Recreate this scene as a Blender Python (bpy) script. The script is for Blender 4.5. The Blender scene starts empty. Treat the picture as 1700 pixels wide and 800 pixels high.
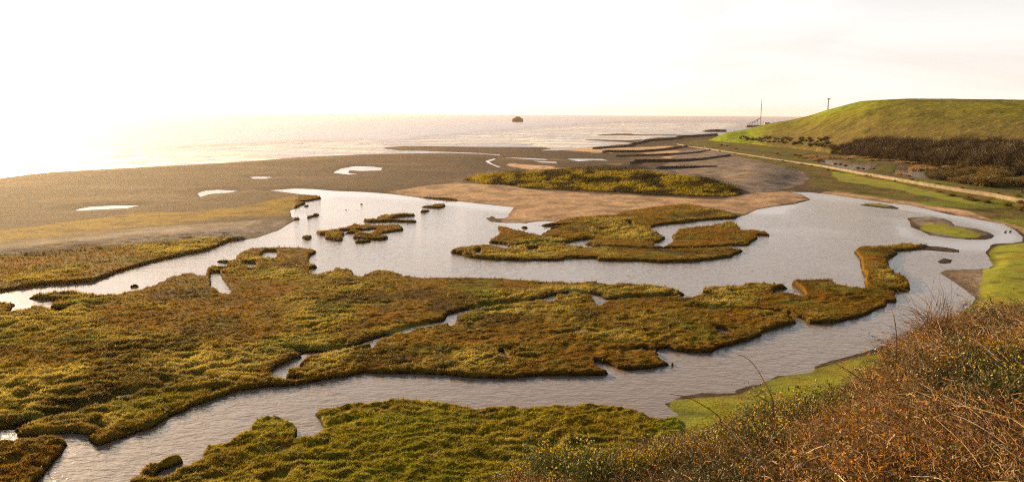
import bpy, math, random
import numpy as np
from mathutils import Matrix, Vector
R = math.radians
rng = np.random.default_rng(7)
random.seed(7)
scene = bpy.context.scene
COL = scene.collection

# ------------------------------------------------------------------ camera
F, CX, CY, H = 1250.0, 850.0, 400.0, 30.0
P = math.atan(212.0 / F)
ROLL = math.atan(0.0064)
cam_d = bpy.data.cameras.new('camera')
cam = bpy.data.objects.new('camera', cam_d)
COL.objects.link(cam)
cam_d.sensor_width = 36.0
cam_d.lens = 36.0 * F / 1700.0
cam_d.clip_start = 0.2
cam_d.clip_end = 60000
cam.matrix_world = Matrix.Translation((0, 0, H)) @ Matrix.Rotation(math.pi/2 - P, 4, 'X') @ Matrix.Rotation(ROLL, 4, 'Z')
scene.camera = cam

# ------------------------------------------------------------------ light
SUN_AZ = R(-37.0)      # left of the view direction (+Y)
SUN_EL = R(14.0)
w = bpy.data.worlds.new("World"); scene.world = w; w.use_nodes = True
nt = w.node_tree; nt.nodes.clear()
def N(t, kind, **kw):
    n = t.nodes.new(kind)
    for k, v in kw.items(): setattr(n, k, v)
    return n
sky = N(nt, 'ShaderNodeTexSky'); sky.sky_type = 'NISHITA'; sky.sun_disc = False
sky.sun_elevation = SUN_EL; sky.sun_rotation = SUN_AZ % (2*math.pi)
sky.dust_density = 3.0; sky.air_density = 1.0; sky.ozone_density = 1.0; sky.altitude = 0
tc = N(nt, 'ShaderNodeTexCoord')
# thin high overcast: whitens the blue, brighter toward the sun
geo = N(nt, 'ShaderNodeVectorMath', operation='DOT_PRODUCT')
sd = Vector((math.sin(SUN_AZ)*math.cos(SUN_EL), math.cos(SUN_AZ)*math.cos(SUN_EL), math.sin(SUN_EL)))
nrm = N(nt, 'ShaderNodeVectorMath', operation='NORMALIZE')
nt.links.new(tc.outputs['Generated'], nrm.inputs[0]); nt.links.new(nrm.outputs[0], geo.inputs[0]); geo.inputs[1].default_value = sd
mr = N(nt, 'ShaderNodeMapRange'); mr.inputs[1].default_value = 0.2; mr.inputs[2].default_value = 1.0; mr.inputs[3].default_value = 0.0; mr.inputs[4].default_value = 1.0
nt.links.new(geo.outputs['Value'], mr.inputs[0])
pw = N(nt, 'ShaderNodeMath', operation='POWER'); nt.links.new(mr.outputs[0], pw.inputs[0]); pw.inputs[1].default_value = 3.0
mp = N(nt, 'ShaderNodeMapping'); mp.inputs['Scale'].default_value = (1.2, 1.2, 7.0)
nt.links.new(nrm.outputs[0], mp.inputs[0])
nz = N(nt, 'ShaderNodeTexNoise'); nz.inputs['Scale'].default_value = 2.6; nz.inputs['Detail'].default_value = 7; nz.inputs['Roughness'].default_value = .55; nz.inputs['Distortion'].default_value = .6
nt.links.new(mp.outputs[0], nz.inputs['Vector'])
cr = N(nt, 'ShaderNodeValToRGB'); cr.color_ramp.elements[0].position = .42; cr.color_ramp.elements[0].color = (0, 0, 0, 1); cr.color_ramp.elements[1].position = .72; cr.color_ramp.elements[1].color = (1, 1, 1, 1)
nt.links.new(nz.outputs['Fac'], cr.inputs[0])
veil = N(nt, 'ShaderNodeMix', data_type='RGBA')      # veil radiance: right side -> sun side
veil.inputs[7].default_value = (11.5, 11.2, 10.8, 1)
vh = N(nt, 'ShaderNodeMix', data_type='RGBA'); vh.inputs[6].default_value = (7.2, 6.55, 5.9, 1); vh.inputs[7].default_value = (5.7, 5.75, 5.75, 1)
sep0 = N(nt, 'ShaderNodeSeparateXYZ'); nt.links.new(nrm.outputs[0], sep0.inputs[0])
hm0 = N(nt, 'ShaderNodeMapRange'); hm0.inputs[1].default_value = .0; hm0.inputs[2].default_value = .16; nt.links.new(sep0.outputs['Z'], hm0.inputs[0])
nt.links.new(hm0.outputs[0], vh.inputs[0]); nt.links.new(vh.outputs[2], veil.inputs[6])
nt.links.new(pw.outputs[0], veil.inputs[0])
cl = N(nt, 'ShaderNodeMix', data_type='RGBA', blend_type='MULTIPLY'); cl.inputs[0].default_value = 1
clf = N(nt, 'ShaderNodeMapRange'); clf.inputs[3].default_value = 1.0; clf.inputs[4].default_value = 1.18
nt.links.new(cr.outputs[0], clf.inputs[0]); nt.links.new(veil.outputs[2], cl.inputs[6]); nt.links.new(clf.outputs[0], cl.inputs[7])
sep = N(nt, 'ShaderNodeSeparateXYZ'); nt.links.new(nrm.outputs[0], sep.inputs[0])
hf = N(nt, 'ShaderNodeMapRange', interpolation_type='SMOOTHSTEP'); hf.inputs[1].default_value = .16; hf.inputs[2].default_value = .55; hf.inputs[3].default_value = .975; hf.inputs[4].default_value = .0
nt.links.new(sep.outputs['Z'], hf.inputs[0])
skm = N(nt, 'ShaderNodeMix', data_type='RGBA'); nt.links.new(hf.outputs[0], skm.inputs[0])
nt.links.new(sky.outputs[0], skm.inputs[6]); nt.links.new(cl.outputs[2], skm.inputs[7])
bg = N(nt, 'ShaderNodeBackground'); bg.inputs['Strength'].default_value = 0.06
nt.links.new(skm.outputs[2], bg.inputs[0])
wo = N(nt, 'ShaderNodeOutputWorld'); nt.links.new(bg.outputs[0], wo.inputs[0])

sl = bpy.data.lights.new('sun', 'SUN'); sun = bpy.data.objects.new('sun', sl); COL.objects.link(sun)
sl.energy = 5.0; sl.angle = R(0.6); sl.color = (1.0, 0.71, 0.36)
sun.rotation_euler = sd.to_track_quat('Z', 'Y').to_euler()
sun.location = (-60, 80, 60)
scene.view_settings.view_transform = 'Standard'; scene.view_settings.look = 'None'
scene.view_settings.gamma = 1; scene.view_settings.exposure = 1.3
scene.view_settings.use_curve_mapping = False
scene.cycles.use_denoising = False
scene.cycles.filter_width = 1.15
scene.cycles.max_bounces = 5; scene.cycles.volume_bounces = 1
scene.cycles.sample_clamp_indirect = 2.5; scene.cycles.sample_clamp_direct = 12
scene.cycles.volume_step_rate = 4

# ------------------------------------------------------------------ projection helpers (measured photo pixels -> places)
cR, sR = math.cos(ROLL), math.sin(ROLL)
def unroll(u, v):
    du, dv = np.asarray(u, float) - CX, np.asarray(v, float) - CY
    return CX + du*cR + dv*sR, CY - du*sR + dv*cR
sP, cP = math.sin(P), math.cos(P)
def ground_u(u, v, z=0.0):                # unrolled pixel -> point on the level z
    a, b = (u - CX)/F, (v - CY)/F
    s = (H - z)/(sP + b*cP)
    return a*s, s*(cP - b*sP)
def at(u, v, z=0.0):
    uu, vv = unroll(u, v); x, y = ground_u(uu, vv, z)
    return float(x), float(y)
def at_depth(u, v, Y):                    # point on pixel ray at world depth Y
    uu, vv = unroll(u, v); a, b = (uu - CX)/F, (vv - CY)/F
    s = Y/(cP - b*sP)
    return float(a*s), float(Y), float(H - s*(sP + b*cP))
def project(x, y, z):                     # -> unrolled pixel
    dz = z - H
    fwd = y*cP - dz*sP; down = -y*sP - dz*cP
    return CX + F*x/fwd, CY + F*down/fwd

# ------------------------------------------------------------------ noise
def _h(ix, iy, seed):
    h = (ix.astype(np.int64)*374761393 + iy.astype(np.int64)*668265263 + seed*982451653) & 0xFFFFFFFF
    h = ((h ^ (h >> 13))*1274126177) & 0xFFFFFFFF
    return ((h ^ (h >> 16)) & 0xFFFF)/65535.0*2*math.pi
def pn(x, y, seed=0):
    ix, iy = np.floor(x), np.floor(y); fx, fy = x-ix, y-iy
    ux, uy = fx*fx*fx*(fx*(fx*6-15)+10), fy*fy*fy*(fy*(fy*6-15)+10)
    def g(ox, oy):
        t = _h(ix+ox, iy+oy, seed)
        return np.cos(t)*(fx-ox) + np.sin(t)*(fy-oy)
    a = g(0, 0)*(1-ux) + g(1, 0)*ux; b = g(0, 1)*(1-ux) + g(1, 1)*ux
    return (a*(1-uy) + b*uy)*1.5
def fbm(x, y, lam, octs=3, seed=0, cell=None, gain=.5):
    out = 0; amp = 1.0; tot = 0
    for o in range(octs):
        l = lam/2**o
        n = pn(x/l + 17.3*o, y/l - 9.1*o, seed+o)
        if cell is not None: n = n*np.clip((l/cell - 1.5)/2, 0, 1)
        out = out + amp*n; tot += amp; amp *= gain
    return out/tot
def ss(e0, e1, x):
    t = np.clip((x-e0)/(e1-e0), 0, 1); return t*t*(3-2*t)

# ------------------------------------------------------------------ traced outlines (photo pixels)
UPPER = [(-700,560),(-60,493),(0,485),(68,474),(110,472),(157,468),(193,454),(229,443),(262,434),(297,426),(348,416),(382,401),(425,395),(463,382),(480,371),(490,366),(501,364),(484,361),(481,350),(490,346),(501,341),(510,338),(497,336),(514,334),(535,330),(529,326),(501,323),(470,319),(446,316),(489,313),(520,314),(554,317),(608,319),(650,322),(695,328),(740,332),(785,337),(824,341),(854,344),(850,349),(848,352),(844,355),(846,359),(838,362),(830,363),(808,363),(815,368),(839,370),(863,370),(872,371),(880,369),(902,367),(930,367.5),(905,369.5),(902,371),(883,373.5),(905,376),(950,373),(912,377),(890,378),(910,381),(932,380),(905,382.5),(893,384),(910,387),(896,390),(880,389),(873,386),(858,382),(843,377),(832,375),(823,375),(824,378),(831,383),(827,388),(820,393),(810,401),(812,404),(818,405),(826,405),(838,407),(844,411),(836,410),(823,407),(815,405),(800,405),(790,406),(775,408),(762,410),(746,414),(748,421),(762,422),(770,427),(800,430),(830,432),(870,433),(900,433),(938,433),(941,429),(965,430),(990,429),(990,433),(1030,434),(1060,434),(1100,437),(1110,436),(1150,435),(1180,432),(1200,430),(1217,427),(1222,423),(1232,419),(1236,415),(1222,412),(1205,410),(1222,408),(1232,409),(1246,407),(1248,402),(1260,396),(1255,391),(1279,392),(1273,387),(1258,385),(1250,384),(1240,384),(1231,381),(1229,375),(1220,370),(1212,368),(1200,370),(1188,372),(1168,375),(1140,377),(1124,380),(1124,384),(1114,391),(1119,398),(1101,405),(1088,404),(1106,396),(1101,391),(1094,385),(1078,381),(1083,377),(1090,375),(1114,372),(1140,370),(1159,367),(1195,364),(1221,363),(1230,359),(1240,356),(1256,348),(1284,343),(1318,339),(1345,332),(1340,328),(1330,323),(1311,319),(1342,319),(1379,323),(1420,329),(1468,336),(1512,341),(1550,350),(1577,356),(1608,361),(1632,366),(1666,372),(1686,382),(1699,394),(1697,401),(1680,404),(1666,404),(1650,405),(1645,407),(1643,412),(1636,419),(1641,425),(1649,440),(1640,446),(1625,447),(1572,448),(1561,453),(1583,467),(1601,480),(1612,488),(1620,495),(1617,502),(1609,510),(1600,516),(1570,535),(1545,555),(1528,564),(1500,568),(1467,574),(1440,583),(1415,590),(1383,598),(1352,608),(1351,616),(1342,619),(1320,621),(1305,623),(1289,624),(1280,630),(1263,637),(1240,642),(1221,648),(1222,652),(1194,653),(1165,652),(1131,658),(1110,661),(1104,667),(1109,674),(1116,680),(1126,687),(1122,692),(1100,692),(1078,688),(1064,680),(1050,676),(1033,672),(1000,668),(965,666),(945,668),(920,670),(890,672),(866,672),(830,670),(785,672),(760,667),(740,665),(715,661),(695,660),(670,658),(650,660),(630,663),(605,665),(575,667),(552,672),(530,676),(518,681),(522,688),(530,697),(536,708),(528,716),(524,720),(508,721),(492,723),(494,718),(496,712),(494,704),(488,698),(476,692),(462,689),(452,689),(436,688),(424,692),(412,702),(404,712),(388,722),(372,730),(350,738),(336,746),(333,753),(335,760),(325,766),(316,770),(308,776),(300,776),(272,787),(255,790),(272,783),(292,774),(308,765),(306,757),(295,754),(280,756),(262,764),(240,770),(224,780),(208,800),(185,860),(100,1200),(-100,3400),(-700,3400)]
MAIN = [(-720,530),(-60,498),(0,499),(30,500),(36,503),(23,509),(13,517),(45,513),(49,508),(57,503),(63,503),(68,506),(81,511),(83,503),(102,500),(76,498),(47,497),(40,492),(64,487),(90,484),(106,483),(125,483),(140,485),(170,489),(195,488),(212,483),(229,480),(251,473),(262,467),(272,464),(276,459),(297,454),(310,452),(323,451),(330,455),(342,454),(340,443),(352,440),(372,441),(382,438),(357,435),(361,430),(391,428),(389,423),(400,416),(416,411),(440,409),(467,409),(500,410),(521,412),(528,418),(524,422),(516,425),(514,433),(520,437),(529,441),(524,446),(516,448),(521,455),(530,454),(552,449),(552,445),(560,443),(575,444),(587,448),(587,455),(597,457),(612,451),(627,446),(640,447),(654,449),(665,452),(672,457),(705,458),(740,459),(785,459),(820,460),(852,462),(880,464),(911,466),(935,467),(956,467),(985,467),(1010,469),(1050,470),(1082,471),(1105,473),(1118,477),(1130,482),(1138,487),(1131,493),(1147,493),(1163,486),(1165,481),(1160,477),(1175,475),(1215,473),(1240,471),(1257,470),(1280,471),(1299,473),(1308,479),(1289,482),(1284,488),(1300,485),(1331,490),(1336,488),(1322,478),(1313,472),(1312,467),(1330,464),(1357,463),(1375,463),(1386,465),(1389,472),(1400,476),(1415,478),(1430,480),(1438,477),(1434,468),(1436,461),(1430,452),(1428,440),(1424,428),(1417,421),(1416,414),(1424,409),(1441,407),(1467,406),(1500,407),(1536,408),(1555,409),(1572,411),(1592,415),(1591,419),(1572,418),(1550,416),(1530,415),(1500,417),(1488,418),(1494,422),(1480,428),(1475,432),(1478,440),(1481,448),(1490,455),(1496,461),(1505,465),(1512,472),(1512,481),(1500,484),(1486,485),(1491,493),(1491,502),(1475,503),(1474,509),(1457,515),(1440,523),(1425,528),(1400,535),(1383,537),(1344,538),(1338,535),(1331,531),(1316,526),(1308,523),(1323,530),(1323,536),(1305,541),(1284,547),(1263,553),(1265,557),(1250,563),(1231,569),(1200,577),(1179,585),(1152,586),(1140,586),(1120,583),(1108,579),(1096,580),(1096,591),(1104,594),(1118,601),(1119,604),(1109,607),(1095,610),(1077,613),(1050,615),(1037,615),(1022,613),(1010,606),(1003,601),(1002,607),(1012,613),(1018,619),(1001,624),(965,625),(930,624),(897,625),(875,626),(852,629),(820,629),(785,628),(750,625),(717,622),(680,621),(650,622),(625,621),(605,620),(560,628),(528,634),(488,641),(440,644),(400,650),(380,656),(360,662),(340,670),(320,676),(305,684),(288,690),(270,700),(256,710),(240,716),(224,722),(205,728),(188,732),(174,737),(160,740),(152,737),(148,733),(144,724),(130,721),(116,720),(80,723),(45,727),(24,726),(15,722),(17,716),(0,715),(-60,712),(-720,730)]
CORNER = [(-720,745),(-60,732),(0,730),(20,729),(45,726),(72,723),(95,724),(108,725),(118,732),(114,740),(108,748),(95,763),(84,776),(72,790),(62,800),(10,880),(-150,1300),(-500,3400),(-720,3400)]
def zz(k, ox, oy, pts): return [(ox + x/k, oy + y/k) for x, y in pts]
ISL = [
 zz(4.706,440,300,[(390,400),(470,392),(560,380),(640,362),(690,352),(605,350),(610,342),(700,342),(760,350),(800,345),(860,352),(950,350),(1000,345),(1060,350),(1085,370),(1080,390),(1000,400),(920,412),(905,425),(965,435),(968,450),(920,462),(860,465),(780,458),(690,455),(682,440),(705,425),(690,412),(650,414),(620,425),(605,440),(612,458),(600,478),(540,472),(465,458),(457,445),(465,432),(420,422)]),
 zz(4.706,440,300,[(685,470),(750,462),(840,466),(835,478),(760,490),(695,488)]),
 zz(4.706,440,300,[(282,445),(310,432),(372,432),(370,442),(350,466),(300,458)]),
 zz(4.706,440,300,[(855,285),(900,282),(920,275),(980,275),(1010,265),(1060,265),(1185,265),(1190,272),(1100,280),(1040,284),(1000,298),(960,304),(1000,308),(1080,312),(1185,312),(1195,320),(1180,328),(1060,324),(960,322),(860,326),(800,328),(762,320),(765,305),(830,304),(900,302),(890,292)]),
 zz(4.706,440,300,[(1218,208),(1250,198),(1290,195),(1310,185),(1410,182),(1416,200),(1380,218),(1300,215)]),
 zz(4.706,440,300,[(1202,248),(1230,232),(1290,228),(1292,238),(1250,250)]),
 zz(4.706,440,300,[(610,226),(640,220),(695,215),(692,222),(620,231)]),
 zz(4.706,440,300,[(733,182),(742,178),(784,178),(780,186),(738,187)]),
 zz(4.706,440,300,[(322,292),(365,270),(375,254),(390,262),(430,262),(428,272),(390,280),(345,294)]),
 zz(4.706,440,300,[(295,202),(305,192),(350,190),(355,196),(325,206)]),
 [(212,475),(221,472),(235,472.5),(233,476),(214,478)],
 zz(4.722,740,330,[(312,150),(345,142),(352,130),(370,132),(388,145),(385,155),(340,160)]),
 zz(4.722,740,330,[(585,225),(610,218),(645,222),(640,232),(600,232)]),
 zz(4.706,1340,230,[(412,520),(480,506),(560,508),(660,525),(720,545),(700,552),(600,545),(480,530)]),
 zz(4.706,1340,230,[(780,622),(850,615),(980,612),(1060,625),(1120,645),(1150,680),(1220,690),(1320,705),(1420,735),(1460,760),(1440,780),(1380,790),(1260,788),(1100,775),(960,755),(900,725),(810,690),(805,650)]),
 zz(1.905,1100,380,[(870,103),(890,93),(915,98),(912,107),(880,110)]),
]
POOLS = [
 [(351,453),(363,453),(368,465),(378,475),(386,485),(370,485),(359,478),(352,471)],
 [(457,418),(442,418),(433,424),(445,426),(457,424)],
 [(406,438),(420,437),(427,443),(415,442)],
 [(512,593),(488,596),(474,603),(460,610),(444,620),(456,623),(472,620),(480,609),(488,606)],
 [(610,567),(623,564),(619,573)], [(746,524),(755,521),(754,535),(747,537)],
 [(910,492),(922,490),(919,498),(909,498)], [(985,491),(995,493),(1003,500),(998,504),(990,499)],
 [(828,584),(833,583),(842,592),(833,589)], [(989,601),(998,601),(1001,609),(994,606)],
 zz(3.696,1080,440,[(385,395),(440,395),(530,418),(470,412)]),
 zz(4.722,740,330,[(930,350),(1000,340),(1060,330),(1100,316),(1118,322),(1100,336),(1058,348),(1060,358),(1110,372),(1170,392),(1120,382),(1040,364),(960,358)]),
 zz(4.722,740,330,[(1405,188),(1450,194),(1482,214),(1450,212)]), zz(4.722,740,330,[(1640,345),(1700,342),(1760,350),(1700,362),(1650,358)]),
 zz(4.722,740,330,[(235,420),(262,410),(262,432)]), zz(4.722,740,330,[(640,397),(720,390),(660,404)]),
 zz(4.706,440,300,[(575,398),(640,390),(672,388),(620,402)]), zz(4.706,440,300,[(705,390),(790,388),(840,380),(872,380),(820,404),(780,400)]),
 # beach ponds
 [(125,348),(150,343),(190,341),(232,341),(210,346),(160,348),(128,350)],
 [(327,321),(338,317),(360,315),(396,317),(380,320),(350,322),(332,327)],
 [(414,294),(430,293),(454,294),(440,297),(420,297)],
 [(553,286),(566,280),(590,276),(620,277),(636,279),(632,283),(600,284),(580,283),(578,287),(594,289),(580,290),(556,287.5)],
 [(829,260),(832,261),(820,266),(812,268),(817,272),(833,278),(826,277.5),(810,271),(805,268),(815,264)],
 [(834,260.8),(870,262),(905,264),(910,266),(870,264.3),(836,262)],
 [(940,263.5),(1000,264),(1010,267),(985,266),(960,268),(950,266)], [(962,278),(985,278),(984,280),(964,280)],
 [(884,267),(925,269),(924,271),(900,270)],
 # ponds beyond the sea wall
 zz(4.706,1340,230,[(40,166),(150,168),(350,178),(520,185),(560,205),(450,256),(380,262),(300,248),(160,206)]),
 zz(4.706,1340,230,[(715,205),(830,208),(840,250),(930,270),(945,318),(860,320),(800,312),(740,296),(680,275),(690,228)]),
 zz(4.706,1340,230,[(1000,222),(1080,225),(1075,236),(1010,234)]),
]
CREEKS = [ # polyline, width m, depth m
 ([(512,591),(540,586),(575,580),(605,573),(620,566),(650,557),(680,547),(710,540),(745,534),(750,524),(780,516),(830,508),(880,502),(912,495),(950,487),(985,490),(1000,500),(1060,496),(1131,493)], .9, .9),
 ([(1331,532),(1290,520),(1240,516),(1190,513),(1140,512)], .7, .7),
 ([(20,722),(60,700),(110,690),(170,668),(230,650)], 1.0, .45),
 ([(1096,585),(1060,580),(1040,583)], .6, .6),
 ([(844,411),(900,404),(960,407),(985,411),(1080,414),(1160,413),(1215,411)], 1.0, .8),
 ([(900,396),(950,400),(990,399)], .8, .6),
 ([(1438,477),(1450,483),(1470,485),(1486,485)], .5, .5),
]
SEA = [(-700,420),(-60,304),(0,296),(40,291),(85,286),(178,281),(255,277),(340,272.5),(425,267),(500,261),(560,258.5),(620,256),(680,255),(740,254),(800,255.8),(829,258.3),(831,257),(800,254.5),(750,252.6),(710,251),(662,250),(640,247.5),(637,245.5),(668,242.8),(710,243),(800,244),(870,244.3),(903,245),(916,247),(896,250),(930,250),(951,247.5),(984,245.5),(1008,243),(1022,240.5),(1046,239),(1049,237),(1010,234.8),(977,233.2),(968,232.1),(1000,232),(1040,233),(1070,231.5),(1090,228.5),(1120,227),(1121,225.8),(1060,225.6),(990,225.7),(978,224.4),(1006,221.6),(1060,220.6),(1120,219.8),(1160,218),(1168,215.5),(1143,214.8),(1168,213.8),(1155,212),(1110,209),(1102,208),(1150,207.2),(1190,207.4),(1225,205),(1240,201),(1280,199.2),(1340,198.4),(1500,199),(2600,204),(2600,150),(-700,150)]
def U(poly): a = np.array(poly, float); x, y = unroll(a[:, 0], a[:, 1]); return np.stack([x, y], 1)

# ------------------------------------------------------------------ the terrain grid: rows at constant distance, finer where it is nearer
rows = np.concatenate([np.arange(191.0, 262, .36), np.arange(262, 400, .42), np.arange(400, 860, .95), np.array([870, 890, 930, 1000, 1100, 1250, 1500, 1900, 2500, 3300])])
cols = np.concatenate([np.arange(-560, -40, 9), np.arange(-40, 1745, 1.45), np.arange(1745, 2420, 9)])
VV, UU = np.meshgrid(rows, cols, indexing='ij')
X, Y = ground_u(UU, VV)
nr, nc = X.shape
rowY = Y[:, 0]; rowS = X[:, -1]/((cols[-1]-CX)/F)       # x = a * rowS
acol = (cols - CX)/F
cellY = np.abs(np.gradient(rowY))[:, None]*np.ones((1, nc))
dist = np.sqrt(X*X + Y*Y)
def inside(poly):
    p = U(poly); out = np.zeros((nr, nc), bool)
    x0, y0 = p[:, 0], p[:, 1]; x1, y1 = np.roll(x0, -1), np.roll(y0, -1)
    for r in np.where((rows > y0.min()) & (rows < y0.max()))[0]:
        v = rows[r]; m = (y0 <= v) != (y1 <= v)
        c = np.sort(x0[m] + (v - y0[m])/(y1[m] - y0[m])*(x1[m] - x0[m]))
        out[r] = (np.searchsorted(c, cols) % 2) == 1
    return out
def to_world(poly):
    p = U(poly); p[:, 1] = np.maximum(p[:, 1], 190.2)
    x, y = ground_u(p[:, 0], p[:, 1]); return np.stack([x, y], 1)
def edge_dist(D, poly, reach, closed=True):
    w_ = to_world(poly); n = len(w_)
    for i in range(n if closed else n-1):
        ax, ay = w_[i]; bx, by = w_[(i+1) % n]
        r1 = np.searchsorted(-rowY, -(max(ay, by)+reach)); r2 = np.searchsorted(-rowY, -(min(ay, by)-reach))
        if r2 <= r1: continue
        lo, hi = min(ax, bx)-reach, max(ax, bx)+reach
        s = rowS[r1:r2]
        c1 = np.searchsorted(acol, min(lo/s.min(), lo/s.max())); c2 = np.searchsorted(acol, max(hi/s.min(), hi/s.max()))
        if c2 <= c1: continue
        px, py = X[r1:r2, c1:c2], Y[r1:r2, c1:c2]
        dx, dy = bx-ax, by-ay; t = np.clip(((px-ax)*dx + (py-ay)*dy)/(dx*dx+dy*dy+1e-9), 0, 1)
        d = np.hypot(px-ax-t*dx, py-ay-t*dy)
        D[r1:r2, c1:c2] = np.minimum(D[r1:r2, c1:c2], d)
def bank_top(poly, water_inside, zt=.55, low=None):
    p = U(poly); n = len(p); area = .5*np.sum(p[:, 0]*np.roll(p[:, 1], -1) - np.roll(p[:, 0], -1)*p[:, 1])
    out = []
    for i, (u, v) in enumerate(p):
        a, b = p[i-1], p[(i+1) % n]; d1 = p[i]-a; d2 = b-p[i]; d1 = d1/(np.hypot(*d1)+1e-6); d2 = d2/(np.hypot(*d2)+1e-6); t = d1+d2
        nin = np.array([-t[1], t[0]])*(1 if area > 0 else -1); ln = np.hypot(*nin)+1e-6      # inward
        nv = nin[1]/ln*(-1 if water_inside else 1)          # >0: land lies nearer than the water
        z = zt*float(ss(-.05, .35, nv)) if (-650 < u < 2300 and v < 1000) else 0
        if low is not None and low(u, v): z = 0
        x, y = ground_u(u, v, z); uu, vv = project(x, y, 0.0)
        ru, rv = CX + (uu-CX)*cR - (vv-CY)*sR, CY + (uu-CX)*sR + (vv-CY)*cR
        out.append((float(ru), float(rv)))
    return out
def lowshore(u, v):     # gravelly or sandy shores without a bank
    return (v < 372 and u > 530 and u < 860) or (u > 1235 and v < 470) or (u > 1120 and v > 560 and u < 1700) or (u > 1500) or (u < 530 and v < 404)
MAIN = bank_top(MAIN, False, low=lambda u, v: u > 1493); CORNER = bank_top(CORNER, False); UPPER = bank_top(UPPER, True, low=lowshore)
ISL = [bank_top(p, False, .25) if i_ < 13 else p for i_, p in enumerate(ISL)]; POOLS = [bank_top(p, True, .55) if i_ < 18 else p for i_, p in enumerate(POOLS)]
lag = inside(UPPER) & ~inside(MAIN) & ~inside(CORNER)
for p in ISL: lag &= ~inside(p)
for p in POOLS: lag |= inside(p)
sea_m = inside(SEA)
D = np.full(X.shape, 9.0)
for p in [UPPER, MAIN, CORNER] + ISL + POOLS: edge_dist(D, p, 9.0)
DS = np.full(X.shape, 60.0); edge_dist(DS, SEA, 60.0)

# soft masks painted on the measured picture raster, read back at every ground point
RW, RH, RO = 3000, 820, 700
_ru = np.arange(RW) - RO
def raster(poly, bx, by):
    p = U(poly); m = np.zeros((RH, RW), np.float32)
    x0, y0 = p[:, 0], p[:, 1]; x1, y1 = np.roll(x0, -1), np.roll(y0, -1)
    for r in range(max(0, int(y0.min())), min(RH, int(y0.max())+1)):
        v = r + .5; k = (y0 <= v) != (y1 <= v)
        c = np.sort(x0[k] + (v - y0[k])/(y1[k] - y0[k])*(x1[k] - x0[k]))
        m[r] = (np.searchsorted(c, _ru) % 2) == 1
    for ax, b in ((1, bx), (0, by)):
        b = max(1, int(b))
        for _ in range(2):
            q = np.concatenate([np.repeat(np.take(m, [0], ax), b, ax), m, np.repeat(np.take(m, [-1], ax), b, ax)], ax)
            cs = np.cumsum(q, ax, dtype=np.float64); n = m.shape[ax]
            hi = np.take(cs, np.arange(n)+2*b-0, ax, mode='clip'); lo = np.take(cs, np.arange(n), ax)
            m = ((hi-lo)/(2*b)).astype(np.float32)
    return m
def look(m, u, v):
    x = np.clip(u + RO, 0, RW-2); y = np.clip(v - .5, 0, RH-2)
    ix, iy = x.astype(int), y.astype(int); fx, fy = x-ix, y-iy
    return (m[iy, ix]*(1-fx)+m[iy, ix+1]*fx)*(1-fy) + (m[iy+1, ix]*(1-fx)+m[iy+1, ix+1]*fx)*fy

def soft(poly, bx=8, by=3): return raster(poly, bx, by)
# relief blocks: (outline, blur x, blur y, metres)
DUNE = [(790,303),(800,297),(880,292),(980,288),(1050,290),(1110,298),(1170,306),(1215,316),(1215,322),(1120,322),(1000,314),(900,310),(820,307)]
RELIEF = [
 (DUNE, 22, 6, 5.2),
 ([(960,302),(1000,294),(1060,294),(1090,302),(1000,306)], 22, 4, 1.8),
 ([(1210,300),(1250,280),(1320,290),(1300,310),(1250,318)], 16, 8, 2.0),
 ([(1150,262),(1220,255),(1330,285),(1240,305),(1180,295)], 30, 10, 1.2),
 ([(-700,450),(0,418),(180,398),(330,386),(430,380),(400,391),(240,408),(0,430),(-700,480)], 24, 6, 1.1),
 ([(1120,242),(1222,257),(1338,278),(1427,295),(1546,316),(1700,342),(2600,470),(2600,425),(1700,330),(1546,304),(1427,288),(1338,270),(1222,251),(1125,239)], 14, 4, 2.0),
 ([(1210,450),(1330,470),(1440,478),(1480,490),(1400,500),(1300,500)], 25, 8, .5),
 ([(1430,420),(1470,420),(1500,470),(1440,470)], 14, 8, .6),
 ([(830,382),(900,395),(1000,380),(1100,360),(1180,350),(1080,370),(960,395),(860,400)], 18, 5, .9),
 ([(1640,440),(1700,410),(2200,500),(2200,640),(1600,560),(1640,500)], 16, 12, .5),
]
RELIEF = [(U(p).tolist(), raster(p, a, b), h) for p, a, b, h in RELIEF]
add = sum(h*look(m, UU, VV) for _, m, h in RELIEF)
def soft(poly, bx=8, by=3): return raster(poly, bx, by)
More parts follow.
